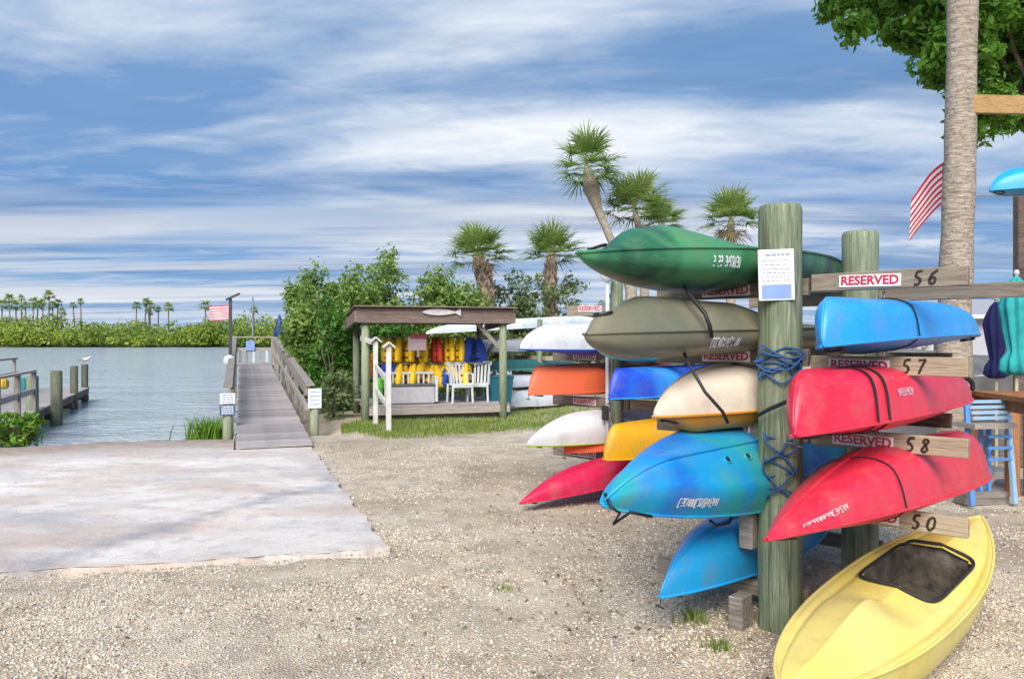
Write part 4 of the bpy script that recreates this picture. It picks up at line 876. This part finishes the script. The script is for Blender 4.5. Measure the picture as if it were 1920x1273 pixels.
# ---------------------------------------------------------------- kayak builder
def interp(tab, t):
    for (a, x), (b, y) in zip(tab, tab[1:]):
        if t <= b: f = (t - a) / max(1e-6, b - a); f = f * f * (3 - 2 * f); return x + (y - x) * f
    return tab[-1][1]
def pix_len(n, px, py, L):            # point on the ray of a pixel that lies L metres beyond n
    lo, hi = n.y, n.y + L
    for _ in range(40):
        m_ = (lo + hi) / 2
        if (P(px, py, m_) - n).length < L: lo = m_
        else: hi = m_
    return P(px, py, lo)
def kayak(name, label, nose, tail, L, W, H, roll, hull, deck, rb=.5, rs=.5, pn=2.1, pmw=.8, crown=((0, 0), (.5, .05), (1, 0)), dexp=2.0, sheer=.03, cockpit=None, straps=(), letter=None,
          rim=None, handles=True, box=.66, ridge=0.035, group=None, seed=1, bq=.55, scup=False, tp=1.25, groove=0.0):
    n = P(*nose); tl = pix_len(n, tail[0], tail[1], L) if tail else n + U * L
    X = (tl - n).normalized(); Y = Vector((0, 0, 1)).cross(X).normalized(); Zv = X.cross(Y)
    Mx = Matrix((X, Y, Zv)).transposed().to_4x4() @ Matrix.Rotation(R(roll), 4, 'X')
    o = thing(name, label, 'kayak', (0, 0, 0), 0, group); o.rotation_mode = 'QUATERNION'; o.rotation_quaternion = Mx.to_quaternion(); o.location = (n + tl) / 2
    def w(t): return max(.008, W / 2 * max(0, 1 - abs(2 * t - 1) ** (pn if t < .5 else pn * .9)) ** (pmw if t < .5 else pmw * tp))
    def g(t): return -sheer * (1 - (2 * t - 1) ** 2)
    def Dp(t):
        x = t * L; fb = min(1, x / rb) if rb > 0 else 1; fs = min(1, (L - x) / rs) if rs > 0 else 1
        return H * max(.03, (1 - (1 - fb) ** 1.7) ** bq * (1 - (1 - fs) ** 1.7) ** bq)
    def S(t, th, off=0.0):             # hull surface, th in -90..90 (keel at 0)
        s_, c_ = math.sin(th), math.cos(th); vk = 1 - min(1, w(t) / (W * .36)); e = box + .25 * vk; rr = 1 + ridge * (math.cos(6 * th) - 1) * .5 * (abs(th) < 1.35)
        return Vector(((t - .5) * L, math.copysign(abs(s_) ** e, s_) * (w(t) + off), g(t) - (Dp(t) * rr + off) * c_ ** e))
    def Dk(t, v, off=0.0): return Vector(((t - .5) * L, v * w(t), g(t) + interp(crown, t) * max(0, 1 - abs(v) ** dexp) - groove * math.exp(-((abs(v) - .80) / .07) ** 2) * min(1, w(t) / (W * .3)) + off))
    cy = cockpit[6] if cockpit and len(cockpit) > 6 else 0.0
    NT_ = 56 if not cockpit else 150; NH = 26; ts = [.5 - .5 * math.cos(math.pi * i / NT_) for i in range(NT_ + 1)]
    mb = MB(); mb.v = [tuple(S(t, math.pi * (j / NH - .5))) for t in ts for j in range(NH + 1)]
    mb.f = [(i * (NH + 1) + j, i * (NH + 1) + j + 1, (i + 1) * (NH + 1) + j + 1, (i + 1) * (NH + 1) + j) for i in range(NT_) for j in range(NH)]
    for i in (0, NT_): mb.f.append(tuple(i * (NH + 1) + j for j in range(NH + 1)))
    mb.obj('hull', hull, o, True)
    ND = 22 if not cockpit else 64; mb = MB(); mb.v = [tuple(Dk(t, 2 * j / ND - 1)) for t in ts for j in range(ND + 1)]
    def incock(t, v): 
        if not cockpit: return False
        ct, a, b, ex = cockpit[:4]; return abs((t - ct) * L / a) ** ex + abs((v * w(t) - cy) / b) ** ex < 1
    mb.f = [(i * (ND + 1) + j, (i + 1) * (ND + 1) + j, (i + 1) * (ND + 1) + j + 1, i * (ND + 1) + j + 1) for i in range(NT_) for j in range(ND) if not incock((ts[i] + ts[i + 1]) / 2, 2 * (j + .5) / ND - 1)]
    mb.obj('deck', deck, o, True)
    if cockpit:
        ct, a, b, ex = cockpit[:4]; K = 40; ring = []
        for k in range(K):
            q = 2 * math.pi * k / K; cx, sy = math.cos(q), math.sin(q); ring.append((ct + math.copysign(abs(cx) ** (2 / ex), cx) * a * 1.06 / L, cy + math.copysign(abs(sy) ** (2 / ex), sy) * b * 1.05))
        rp = [Dk(t, max(-1, min(1, y / w(t)))) for t, y in ring]; rp = [Vector((p_.x, y, p_.z)) for p_, (t, y) in zip(rp, ring)]
        well = MB(); dp = cockpit[4] if len(cockpit) > 4 else .2; vs = [p_ for p_ in rp] + [Vector((p_.x * .0 + (p_.x - (ct - .5) * L) * .86 + (ct - .5) * L, cy + (p_.y - cy) * .88, rp[0].z * 0 + g(ct) - dp)) for p_ in rp]
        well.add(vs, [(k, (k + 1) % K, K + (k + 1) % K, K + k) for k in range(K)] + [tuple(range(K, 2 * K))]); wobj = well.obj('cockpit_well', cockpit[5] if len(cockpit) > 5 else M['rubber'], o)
        MB().tube([p_ + Vector((0, 0, .012)) for p_ in rp] + [rp[0] + Vector((0, 0, .012)), rp[1] + Vector((0, 0, .012))], .010, 8, False).obj('coaming', M['rubber'], o, True)
    if roll > 100: MB().tube([S(t, 0, .001) for t in ts[1:-1]], [.007 + .005 * min(1, 8 * min(t, 1 - t)) for t in ts[1:-1]], 8).obj('keel_strip', hull, o, True)
    if rim:
        for s in (-1, 1): MB().tube([Vector(((t - .5) * L, s * (w(t) + .002), g(t))) for t in ts], .009, 8).obj('rim', rim, o, True)
    for st in straps:
        t0, wd_ = st[0], st[1]; sl_ = st[2] if len(st) > 2 else 0.0
        pts = [S(min(.99, max(.01, t0 + sl_ * (abs(th) / 1.57))), th, .006) for th in [math.pi * (j / 30 - .5) for j in range(31)]] + [Dk(t0 + sl_, v, .006) for v in (.8, .4, 0, -.4, -.8)]; pts.append(pts[0])
        mb = MB()
        for a_, b_ in zip(pts, pts[1:]):
            nrm = (Vector((0, a_.y, a_.z - g(t0) * 0)) + Vector((0, b_.y, b_.z))); mb.bar(a_, b_, wd_, .006, nrm if nrm.length > 1e-3 else (0, 0, 1))
        mb.obj('strap', M['blackstrap'], o)
    if letter:
        t0, t1, th0, th1, lm = letter; rg = random.Random(seed * 13 + 5); mb = MB(); nch = max(4, int((t1 - t0) * L / .020)); sgn = 1 if th0 > 0 else -1
        def q(u, v): return S(t0 + (t1 - t0) * u, th0 + (th1 - th0) * v, .004)
        def stroke(u0, v0, u1, v1, tk):
            du, dv = u1 - u0, v1 - v0; l_ = math.hypot(du, dv) + 1e-6; nx, ny = -dv / l_ * tk * 2.2 / nch, du / l_ * tk; vs_ = [q(u0 - nx, v0 - ny), q(u1 - nx, v1 - ny), q(u1 + nx, v1 + ny), q(u0 + nx, v0 + ny)]; mb.add(vs_, [(0, 1, 2, 3)])
        for c_ in range(nch):
            if rg.random() < .05: continue
            a = (c_ + .15) / nch; b = (c_ + .80) / nch; h_ = rg.uniform(.8, 1.0); k = rg.randint(0, 5); tk = .085
            if k in (0, 1, 4): stroke(a, 0, a, h_, tk)
            if k in (1, 2): stroke(b, 0, b, h_, tk)
            if k in (0, 3, 5): stroke(a, h_, b, h_, tk); stroke(a, 0, b, 0, tk)
            if k in (2, 3): stroke(a, 0, b, h_, tk)
            if k in (4, 5): stroke(a, h_ * .5, b, h_ * .5, tk); stroke(b, 0, b, h_ * .5, tk)
        mb.obj('lettering', lm, o)['kind'] = 'stuff'
    if handles and seed % 2 == 1 and roll > 100:
        tg = MB(); e0 = S(.006, 0) * 0 + Vector((-.5 * L, 0, g(0))); tg.tube([e0 + Vector((.02, 0, 0)), e0 + Vector((-.008, .006, .02)), e0 + Vector((-.01, .008, .045))], .003, 5); tg.obj('toggle_cord', M['blackstrap'], o)
        MB().tube([e0 + Vector((-.01, -.018, .047)), e0 + Vector((-.01, .034, .05))], .006, 8).obj('toggle', M['rubber'], o, True)
    if handles:
        for t_, sg in ((.035, 1), (.965, -1)):
            c_ = Dk(t_, 0, .004); pts = [c_ + Vector((sg * .10 * (1 - math.cos(a)) * .5, .05 * math.sin(a), .02 * abs(math.sin(a / 2)))) for a in [2 * math.pi * k / 14 for k in range(15)]]; MB().tube(pts, .007, 6).obj('carry_handle', M['rubber'], o, True)
    if scup:
        for t_, th in scup:
            c_ = S(t_, th, .002); d1 = (S(t_ + .01, th) - S(t_, th)).normalized(); d2 = (S(t_, th + .05) - S(t_, th)).normalized(); nn = d1.cross(d2).normalized(); ro = .022
            mb = MB(); vs_ = [c_ + d1 * ro * 1.5 * math.cos(a) + d2 * ro * math.sin(a) for a in [2 * math.pi * k / 14 for k in range(14)]]; mb.tube(vs_ + [vs_[0], vs_[1]], .006, 6, False).obj('scupper_rim', hull, o, True)
            MB().add([v_ * 1 for v_ in vs_], [tuple(range(14))]).obj('scupper_hole', M['rubber'], o)
    return o
g_, b_, y_, = srgb, None, None
H = {}
H['green'] = plastic('green blend plastic', (.06, .26, .11), (.015, .10, .055), (.006, .035, .075), .3, 1.9)
H['greendk'] = plastic('dark green plastic', (.02, .09, .06), (.01, .06, .06), None, .5)
H['olive'] = plastic('olive camo plastic', (.135, .145, .10), (.20, .185, .125), (.23, .165, .10), .38, 1.3)
H['cream'] = plastic('cream plastic', (.74, .60, .46), (.76, .66, .54), None, .45)
H['orangeyel'] = plastic('orange yellow plastic', (.72, .34, .012), (.60, .24, .02), None, .36)
H['yelorange'] = plastic('amber plastic', (.80, .40, .008), None, None, .33)
H['teal'] = plastic('blue teal blend plastic', (.01, .17, .62), (.010, .32, .66), (.02, .38, .42), .26, 1.5)
H['blue'] = plastic('azure plastic', (.010, .31, .70), (.015, .36, .74), None, .30)
H['sky'] = plastic('bright blue plastic', (.015, .33, .80), (.012, .29, .76), None, .28)
H['royal'] = plastic('royal blue to azure plastic', (.012, .05, .55), (.012, .07, .60), (.03, .28, .72), .3, .9)
H['red'] = plastic('red plastic', (.62, .012, .045), (.66, .02, .06), None, .30)
H['red2'] = plastic('scarlet plastic', (.68, .018, .04), (.64, .025, .06), None, .32)
H['crimson'] = plastic('crimson plastic', (.58, .012, .075), None, None, .38)
H['orange'] = plastic('orange red plastic', (.88, .19, .075), (.84, .15, .06), None, .36)
H['yellow'] = plastic('pale yellow plastic', (.72, .60, .14), (.70, .60, .19), None, .36)
H['white'] = plastic('white hull plastic', (.62, .64, .70), (.68, .70, .74), None, .4)
H['whiteb'] = plastic('pale blue white plastic', (.50, .58, .68), (.66, .70, .74), None, .4)
H['bluedeck'] = plastic('blue deck plastic', (.015, .09, .50), None, None, .4)
H['lime'] = plastic('lime plastic', (.36, .46, .06), None, None, .4)
H['aqua'] = plastic('aqua plastic', (.06, .50, .46), (.12, .58, .52), None, .35)
H['greyboat'] = plastic('grey boat plastic', (.30, .32, .36), None, None, .5)
H['darkteal'] = plastic('dark teal plastic', (.02, .12, .13), None, None, .4)
cr_so = ((0, .01), (.05, .025), (.15, .16), (.22, .19), (.45, .08), (.70, .04), (.85, .05), (1, 0))
# left side of the near rack
kayak('green_kayak', 'green and navy sit on top kayak on the top arm left of the big post', (1083, 474, 4.06), (1586, 502), 3.4, .70, .20, -8, H['green'], H['green'], 1.3, .8, 2.2, .85, cr_so, 1.8, .0, None, (), (.245, .325, -1.42, -1.10, M['letterwhite']), H['green'], seed=2)
kayak('olive_kayak', 'olive grey camouflage kayak under the green one beside the big post', (1096, 626, 4.1), (1580, 612), 3.3, .68, .14, -4, H['olive'], H['olive'], .45, .8, 2.2, .75, ((0, .0), (.05, .12), (.16, .22), (.40, .20), (.6, .05), (1, 0)), 2.2, .02, None, (), (.245, .325, -1.38, -.95, M['letterwhite']), H['olive'], seed=3)
kayak('cream_kayak', 'upturned cream kayak with an orange underside below the olive one', (1226, 782, 4.44), (1612, 722), 3.2, .66, .27, 183, H['cream'], H['orangeyel'], .75, .7, 1.9, .85, ((0, 0), (.12, .12), (.5, .15), (1, 0)), 4, .0, None, (), None, H['orangeyel'], seed=4)
kayak('blue_teal_kayak', 'large blue and teal kayak tipped on its side left of the big post', (1128, 946, 3.94), (1580, 838), 3.4, .70, .25, 216, H['teal'], H['teal'], .40, .5, 2.0, .78, ((0, 0), (.5, .10), (1, 0)), 3, .03, None, (), (.12, .21, 1.18, 1.40, M['letterwhite']), H['teal'], ridge=.09, box=.7, seed=6, scup=((.27, .18), (.34, .18)))
kayak('low_blue_kayak', 'plain azure kayak upside down on the lowest arm left of the big post', (1238, 1120, 4.42), (1570, 940), 3.2, .58, .29, 186, H['blue'], H['blue'], .60, .7, 1.9, .9, ((0, 0), (.5, .07), (1, 0)), 4, .0, None, (), None, H['blue'], seed=7)
# right side of the near rack
kayak('sky_blue_kayak', 'bright blue upturned kayak on the arm marked 57', (1542, 650, 3.89), (1822, 632), 3.3, .56, .25, 172, H['sky'], H['sky'], .16, 1.7, 2.3, .75, ((0, 0), (.3, .05), (1, 0)), 4, .0, None, ((.27, .012, -.02),), None, H['sky'], seed=8, bq=.75, box=.6)
kayak('red_kayak', 'red upturned kayak strapped to the arm marked 58', (1489, 818, 3.64), (1808, 744), 3.35, .58, .30, 172, H['red'], H['red'], .20, 1.9, 2.3, .75, ((0, 0), (.3, .06), (1, 0)), 4, .0, None, ((.20, .02, -.03), (.235, .02, -.03)), (.25, .31, 1.22, 1.36, M['letterpink']), H['red'], seed=9, bq=.7, box=.6)
kayak('scarlet_kayak', 'long scarlet upturned kayak with pointed bow on the arm marked 50', (1437, 1012, 3.43), (1848, 888), 3.45, .56, .34, 168, H['red2'], H['red2'], 1.6, .45, 2.0, .85, ((0, 0), (.3, .05), (1, 0)), 4, .0, None, ((.30, .008, 0),), (.06, .155, 1.20, 1.38, M['letterpink']), H['red2'], seed=10, bq=.95, tp=.9, box=.6)
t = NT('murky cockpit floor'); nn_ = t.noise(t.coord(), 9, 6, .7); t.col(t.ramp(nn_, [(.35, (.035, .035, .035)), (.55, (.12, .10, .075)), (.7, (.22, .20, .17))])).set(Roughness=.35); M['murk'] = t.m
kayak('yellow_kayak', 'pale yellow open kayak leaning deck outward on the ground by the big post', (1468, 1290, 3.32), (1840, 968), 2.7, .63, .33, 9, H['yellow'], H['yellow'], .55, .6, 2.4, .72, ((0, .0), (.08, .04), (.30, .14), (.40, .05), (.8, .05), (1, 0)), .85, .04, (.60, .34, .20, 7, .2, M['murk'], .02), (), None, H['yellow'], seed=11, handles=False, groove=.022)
# second rack further back
PB = (1.19, 8.8)
rB = rack('second_kayak_rack', 'second kayak rack with slim posts further back by the lamp globe', PB, 1.6, .07, 2.42, [1.62, 1.08, .46, .12], [1.62, 1.08, .46, .12], 1.0, [1.0, 1.0, 1.0, 1.0], (0, 0), .04, .12)
reserved_sign(rB, -.42, .055, 2.12, .03); MB().box((-.35, .08, 2.10), (.85, .04, .12), bev=.003).obj('arm', M['arm'], rB)
for z in (1.55, 1.02, .40): reserved_sign(rB, -.50, .052, z, .02)
kayak('white_blue_kayak', 'white hulled kayak with blue rim on the top arm of the second rack', (975, 655, 8.25), None, 3.4, .64, .27, 183, H['white'], H['bluedeck'], .55, .6, 2.3, .75, ((0, 0), (.3, .07), (1, 0)), 4, .0, None, (), None, H['bluedeck'], seed=12)
kayak('orange_kayak', 'orange red upturned kayak left of the slim post and lamp pipe', (991, 740, 8.5), None, 3.3, .64, .31, 180, H['orange'], H['orange'], .16, .6, 2.3, .75, ((0, 0), (.3, .05), (1, 0)), 4, .0, None, (), None, H['orange'], seed=13, bq=.75)
kayak('white_lime_kayak', 'white upturned kayak with lime rim below the orange one', (988, 836, 8.1), None, 3.3, .62, .29, 190, H['white'], H['lime'], .95, .6, 1.9, .9, ((0, 0), (.3, .06), (1, 0)), 4, .0, None, (), None, H['lime'], seed=14)
kayak('orange_low_kayak', 'small orange red kayak end showing under the white and lime kayak', (1058, 850, 8.5), None, 2.9, .7, .25, 180, H['orange'], H['orange'], .3, .5, 2.3, .75, ((0, 0), (.3, .05), (1, 0)), 4, .0, None, (), None, None, seed=15)
kayak('crimson_kayak', 'crimson upturned kayak with its bow resting low over the gravel', (975, 944, 7.85), (1345, 838), 3.2, .58, .22, 184, H['crimson'], H['crimson'], .85, .6, 1.9, .9, ((0, 0), (.3, .05), (1, 0)), 4, .0, None, (), None, H['crimson'], seed=16, bq=.8)
kayak('royal_blue_kayak', 'royal blue kayak with an azure tip right of the slim post', (1142, 748, 7.9), None, 3.2, .62, .30, 180, H['royal'], H['royal'], .14, .6, 2.3, .75, ((0, 0), (.3, .05), (1, 0)), 4, .0, None, (), None, H['sky'], seed=17, bq=.75)
kayak('amber_kayak', 'amber yellow kayak end below the royal blue one', (1132, 862, 7.75), None, 3.2, .64, .34, 184, H['yelorange'], H['yelorange'], .16, .6, 2.3, .75, ((0, 0), (.3, .05), (1, 0)), 4, .0, None, (), None, H['yelorange'], seed=18, bq=.75)
kayak('aqua_kayak', 'aqua kayak nose peeking out below the olive kayak', (1120, 650, 8.0), None, 3.2, .72, .16, 4, H['aqua'], H['aqua'], .6, .6, 2.3, .75, ((0, 0), (.3, .05), (1, 0)), 2, .0, None, (), None, H['aqua'], seed=19)
kayak('dark_green_kayak', 'dark green kayak on the far side of the rack under the top arm', (1440, 552, 6.9), (1655, 552), 1.9, .7, .16, 180, H['greendk'], H['greendk'], .3, .2, 3.0, .5, ((0, 0), (.3, .05), (1, 0)), 4, .0, None, (), None, None, seed=20, handles=False)
# third rack, behind the shelter
PCx = (P(1012, 700, 21).x, 21.0)
rC = rack('third_kayak_rack', 'farthest kayak rack standing behind the shelter', PCx, 2.4, .07, 2.3, [1.78, 1.30, .86, .45], [1.78, 1.30, .86, .45], 1.1, [1.0, 1.0, 1.0, 1.0], (0, 0), .04, .12)
kayak('rowing_shell', 'very long pale rowing shell lying across the top behind the shelter', (798, 626, 20.3), (1130, 606), 6.2, .6, .26, 180, H['whiteb'], H['whiteb'], 1.6, 1.2, 2.2, .8, ((0, 0), (.5, .03), (1, 0)), 3, .0, None, (), None, H['white'], seed=21)
kayak('grey_kayak', 'grey kayak behind the right shelter post on the farthest rack', (880, 660, 19.9), None, 3.6, .7, .30, 180, H['greyboat'], H['greyboat'], .5, .6, 2.3, .75, ((0, 0), (.3, .05), (1, 0)), 4, .0, None, (), None, None, seed=22)
kayak('dark_teal_kayak', 'dark teal kayak in the middle of the farthest rack', (915, 694, 19.9), None, 3.6, .7, .24, 180, H['darkteal'], H['darkteal'], .5, .6, 2.3, .75, ((0, 0), (.3, .05), (1, 0)), 4, .0, None, (), None, H['aqua'], seed=23)
kayak('lilac_white_kayak', 'pale lilac white kayak above the bin on the farthest rack', (905, 728, 19.6), None, 3.6, .7, .30, 180, H['white'], H['greyboat'], .5, .6, 2.3, .75, ((0, 0), (.3, .05), (1, 0)), 4, .0, None, (), None, None, seed=24)
kayak('white_ground_kayak', 'white upturned kayak lying lowest behind the bin and grass', (952, 762, 18.9), None, 3.4, .8, .36, 184, H['whiteb'], H['whiteb'], .5, .6, 2.3, .75, ((0, 0), (.3, .05), (1, 0)), 4, .0, None, (), None, None, seed=25)
# straps between boats
def strap(label, pts, r=.011):
    o = MB().tube(pts, r, 6).obj('tie_down_strap', M['blackstrap'], None, True); tag(o, label, 'strap')
strap('black strap running from under the green kayak down over the olive one', [P(1283, 538, 4.55), P(1292, 552, 4.45), P(1322, 588, 4.38), P(1331, 612, 4.36), P(1334, 632, 4.40)], .012)
strap('black bungee running down across the cream kayak', [P(1280, 655, 4.5), P(1290, 680, 4.40), P(1322, 735, 4.32), P(1355, 772, 4.30), P(1364, 792, 4.38)], .010)
strap('black cord tied across the big post to the red kayak', [P(1422, 778, 4.62), P(1440, 768, 4.53), P(1470, 755, 4.50), P(1496, 744, 4.40)], .012)
strap('thin dark cord dangling below the tipped blue teal kayak', [P(1372, 962, 4.6), P(1368, 980, 4.55), P(1345, 985, 4.5), P(1330, 975, 4.5)], .009)
strap('knotted black bungee hanging at the tip of the blue teal kayak', [P(1134, 925, 3.95), P(1146, 950, 3.90), P(1162, 962, 3.90), P(1150, 982, 3.92), P(1182, 960, 3.93), P(1222, 968, 4.0)], .009)
h = [P(1800 + 18 * math.cos(a) + 6, 724 + 16 * math.sin(a), 5.95) for a in [2.6 + k * .38 for k in range(12)]]
strap('black loop handle at the far end of the red kayak', h, .02)
# lamp: white globe on a thin pipe fixed to the second rack
q = P(1139, 514, 8.62); o = thing('globe_lamp', 'white globe lamp on a thin pale pipe beside the slim rack post', 'lamp', (q.x, 8.62, gz1(q.x, 8.62)))
zt = q.z
MB().lathe([(.02, -.075), (.055, -.06), (.08, 0), (.06, .055), (.02, .08)], 16, (0, 0, zt)).obj('globe', M['whiteplastic'], o, True); MB().tube([(0, 0, 0), (0, 0, zt - .07)], .022, 8).obj('pipe', M['whiteplastic'], o, True)
MB().box((-.03, -.03, .95), (.07, .08, .16), bev=.01).obj('outlet_box', M['rubber'], o)
# timber bearers below the lowest boats
for (lx, ly, label, hh) in ((-.18, -.16, 'short upright block at the left foot of the big post', .22), ):
    pos = Vector((PA[0], PA[1], 0)) + VR * lx + U * ly; tag(MB().box((0, 0, hh / 2 - .02), (.09, .14, hh), bev=.006).obj('wood_block', M['greywood'], None, False, pos, RZ), label, 'block')
qb_ = P(1412, 995, 4.72); tag(MB().box((0, 0, 0), (.09, .14, .22), bev=.006).obj('wood_block', M['greywood'], rA and None, False, (qb_.x, qb_.y + .05, qb_.z), RZ), 'short block fixed to the big post between two blue kayaks', 'block')
qb_ = P(1800, 1165, 5.0); tag(MB().box((0, 0, 0), (.6, .14, .20), bev=.006).obj('wood_bearer', M['arm'], None, False, (qb_.x - .30, qb_.y + .04, .10), RZ), 'wooden bearer on the gravel under the yellow kayak', 'timber')

# ---------------------------------------------------------------- right edge: railing, umbrellas, chair, frame, house
o = thing('deck_railing', 'red brown stained deck railing with posts at the right', 'railing', (5.5, 8.6, gz1(5.5, 8.6)))
MB().bar((-.10, .75, 1.12), (-.42, -1.25, 1.14), .14, .05).obj('cap_rail', M['redwood'], o); MB().bar((-.10, .75, 1.03), (-.40, -1.2, 1.05), .05, .12).obj('rail', M['redwood'], o)
for (x, y, wd) in ((.05, -.02, .12), (.22, -.08, .12), (.0, .62, .1)): MB().box((x, y, .53), (wd, .10, 1.06), bev=.006).obj('post', M['redwoodz'], o)
for k in range(4): MB().box((.36 + k * .15, -.16 - k * .04, .52), (.09, .03, 1.04)).obj('picket', M['redwoodz'], o)
MB().bar((.0, .62, 1.10), (2.2, .2, 1.10), .14, .05).obj('cap_rail', M['redwood'], o)
def closed_umbrella(px, top, bot, d, wd, col, label):
    a, b = P(px, top, d), P(px, bot, d); o = thing('patio_umbrella', label, 'umbrella', (a.x, d, gz1(a.x, d)), .3, 'closed umbrellas on the deck'); h0, h1 = b.z, a.z; L_ = h1 - h0; g0 = 0
    MB().lathe([(wd * .55, h0), (wd * 1.0, h0 + L_ * .05), (wd * .85, h0 + L_ * .16), (wd * .5, h0 + L_ * .24), (wd * .75, h0 + L_ * .45), (wd * .95, h0 + L_ * .70), (wd * .8, h0 + L_ * .80), (wd * .45, h0 + L_ * .93), (wd * .08, h1)], 40,
               sq=lambda t_, z: 1 + .20 * math.cos(8 * t_ + z * 2.5) + .06 * math.sin(3 * t_)).obj('canopy', rough_mat('canvas ' + label[:12], col, .85, .2, 8, .2), o, True)
    MB().tube([(0, 0, 0), (0, 0, h1 + .04)], .02, 10).obj('pole', flat('cream pole', (.55, .50, .36)), o); MB().lathe([(.02, h1), (.035, h1 + .03), (.02, h1 + .07)], 10).obj('finial', M['whiteplastic'], o, True); MB().lathe([(.24, 0), (.22, .05), (.05, .09)], 20).obj('base', flat('grey base', (.2, .2, .2)), o)
closed_umbrella(1868, 563, 708, 10.2, .135, (.012, .016, .10), 'closed navy blue patio umbrella beside the teal one'); closed_umbrella(1906, 518, 704, 9.2, .165, (.02, .34, .35), 'closed teal patio umbrella at the right edge')
o = thing('slatted_beach_chair', 'pale blue slatted folding chair behind the red kayaks', 'chair', (P(1852, 800, 8.1).x, 8.1, gz1(5, 8.1)), R(10)); lb = flat('pale blue paint', (.30, .48, .68)); lb2 = flat('blue paint', (.10, .26, .60))
for k in range(4): MB().box((0, -.02 * k, 1.10 - k * .055), (.46, .02, .034)).obj('slat', lb, o)
for x in (-.24, .24): MB().bar((x, .02, 1.14), (x * 1.05, -.08, .04), .05, .035).obj('leg', lb if x > 0 else lb2, o)
for k in range(3): MB().box((.10, -.05, .74 - k * .12), (.28, .02, .03)).obj('slat', lb2, o)
for x in (.0, .1): MB().box((x, .1, .4), (.035, .035, .8)).obj('leg', lb2, o)
MB().box((-.05, -.02, .86), (.5, .3, .05)).obj('seat', M['greywood'], o)
tag(MB().box((0, 0, .07), (.5, .2, .14), bev=.01).obj('timber_sleeper', M['greywood'], None, False, (P(1845, 930, 8.2).x, 8.25, gz1(5, 8.2)), .1), 'grey timber sleeper on the gravel at the foot of the blue chair', 'timber')
# hoist frame with beam on the palm trunk and a kayak up on its bar
bz = P(1870, 197, 8.6); o = thing('display_frame', 'wooden frame with a tan beam reaching from the palm trunk', 'frame', (P(1925, 600, 9.0).x, 9.0, 0))
bl = Vector(o.location)
a = P(1822, 196, 8.62) - bl; b = P(2160, 202, 8.9) - bl; MB().bar(a, b, .06, .20).obj('beam', M['tanwood'], o)
pq = P(1913, 600, 10.6) - bl; MB().box((pq.x, 1.6, 1.95), (.13, .13, 3.9), bev=.01).obj('post', M['roofwood'], o)
a = P(1826, 367, 8.7) - bl; b = P(2160, 367, 8.9) - bl; MB().tube([a, b], .012, 8).obj('support_rod', M['greymetal'], o)
px2 = P(2160, 200, 8.95); MB().box((px2.x - bl.x, .0, 2.2), (.16, .16, 4.4), bev=.01).obj('post', M['roofwood'], o)
kayak('hung_blue_kayak', 'bright blue kayak raised on the frame at the right edge', (1856, 358, 8.72), (2150, 362), 1.9, .55, .25, 178, H['blue'], H['blue'], .35, .5, 2.2, .8, ((0, 0), (.3, .03), (1, 0)), 3, .0, None, (), None, H['blue'], seed=30)
# grey canvas covered boat behind the rack
cv = rough_mat('grey canvas', (.22, .215, .205), .85, .22, 3, .5)
q = P(1760, 700, 11.5); o = thing('covered_boat', 'boat under a grey canvas cover behind the red kayaks', 'boat', (q.x, 12.0, gz1(q.x, 12)), R(14))
MB().grid(lambda u, v: ((u - .5) * 2.9, (v - .5) * 1.7 * (1 - .5 * abs(2 * u - 1) ** 3), 1.22 + .38 * (1 - abs(2 * v - 1)) * (1 - .4 * (2 * u - 1) ** 2) + .02 * math.sin(u * 23 + v * 9)), 40, 16).obj('canvas_top', cv, o, True)
MB().grid(lambda u, v: ((u - .5) * 2.9, -.85 * (1 - .5 * abs(2 * u - 1) ** 3) + .03 * math.sin(u * 31) * v + .1 * v, 1.22 - .55 * v), 40, 6).obj('canvas_skirt', cv, o, True)
MB().grid(lambda u, v: ((u - .5) * 2.8, -.80 * (1 - .5 * abs(2 * u - 1) ** 3) * (1 - .55 * v) , 1.0 - .75 * v), 30, 6).obj('hull', H['greyboat'], o, True)
for x in (-.9, .9): MB().box((x, 0, .13), (.12, 1.2, .3)).obj('chock', M['greywood'], o)
# far house
o = thing('grey_house', 'low grey house with white eaves line seen far behind the umbrellas', 'house', (P(1815, 640, 36).x, 38, 0), R(-6))
MB().box((2, 0, 1.35), (11, 7, 2.7)).obj('wall', rough_mat('lilac grey siding', (.40, .40, .45), .7, .1, 4, .1, (1, 1, 8)), o); mb = MB()
mb.add([(-4.0, -4, 2.75), (8, -4, 2.75), (8, 4, 2.75), (-4.0, 4, 2.75), (-2.2, 0, 3.7), (6.5, 0, 3.7)], [(0, 1, 5, 4), (1, 2, 5), (2, 3, 4, 5), (3, 0, 4), (3, 2, 1, 0)]); mb.obj('roof', flat('grey shingles', (.33, .34, .37), .8), o)
MB().box((2, -4.02, 2.76), (12.1, .06, .18)).obj('gutter', M['white'], o)
for x in (-1.5, 1.5, 4.5):
    w_ = MB().box((x, -3.52, 1.5), (1.1, .06, 1.2)).obj('window', M['white'], o); MB().box((x, -3.56, 1.5), (.95, .03, 1.05)).obj('pane', flat('dark glass', (.05, .06, .08), .1), w_)
# flag behind the palm trunk, on a pole fixed to it
fq = P(1784, 300, 9.4); fo = flag('striped_flag', 'red and white striped flag with blue canton hanging behind the palm trunk', (fq.x + .16, 9.4, fq.z + .06), math.pi - .1, .74, .50, .85)
rt = Matrix.Rotation(-(math.pi - .1), 3, 'Z'); bk = rt @ (P(1802, 310, 8.85) - Vector(fo.location))
MB().tube([bk, Vector((-.02, 0, .03))], .012, 8).obj('staff', M['greymetal'], fo); MB().tube([(-.015, 0, .06), (-.015, 0, -.42)], .010, 8).obj('staff', M['greymetal'], fo)
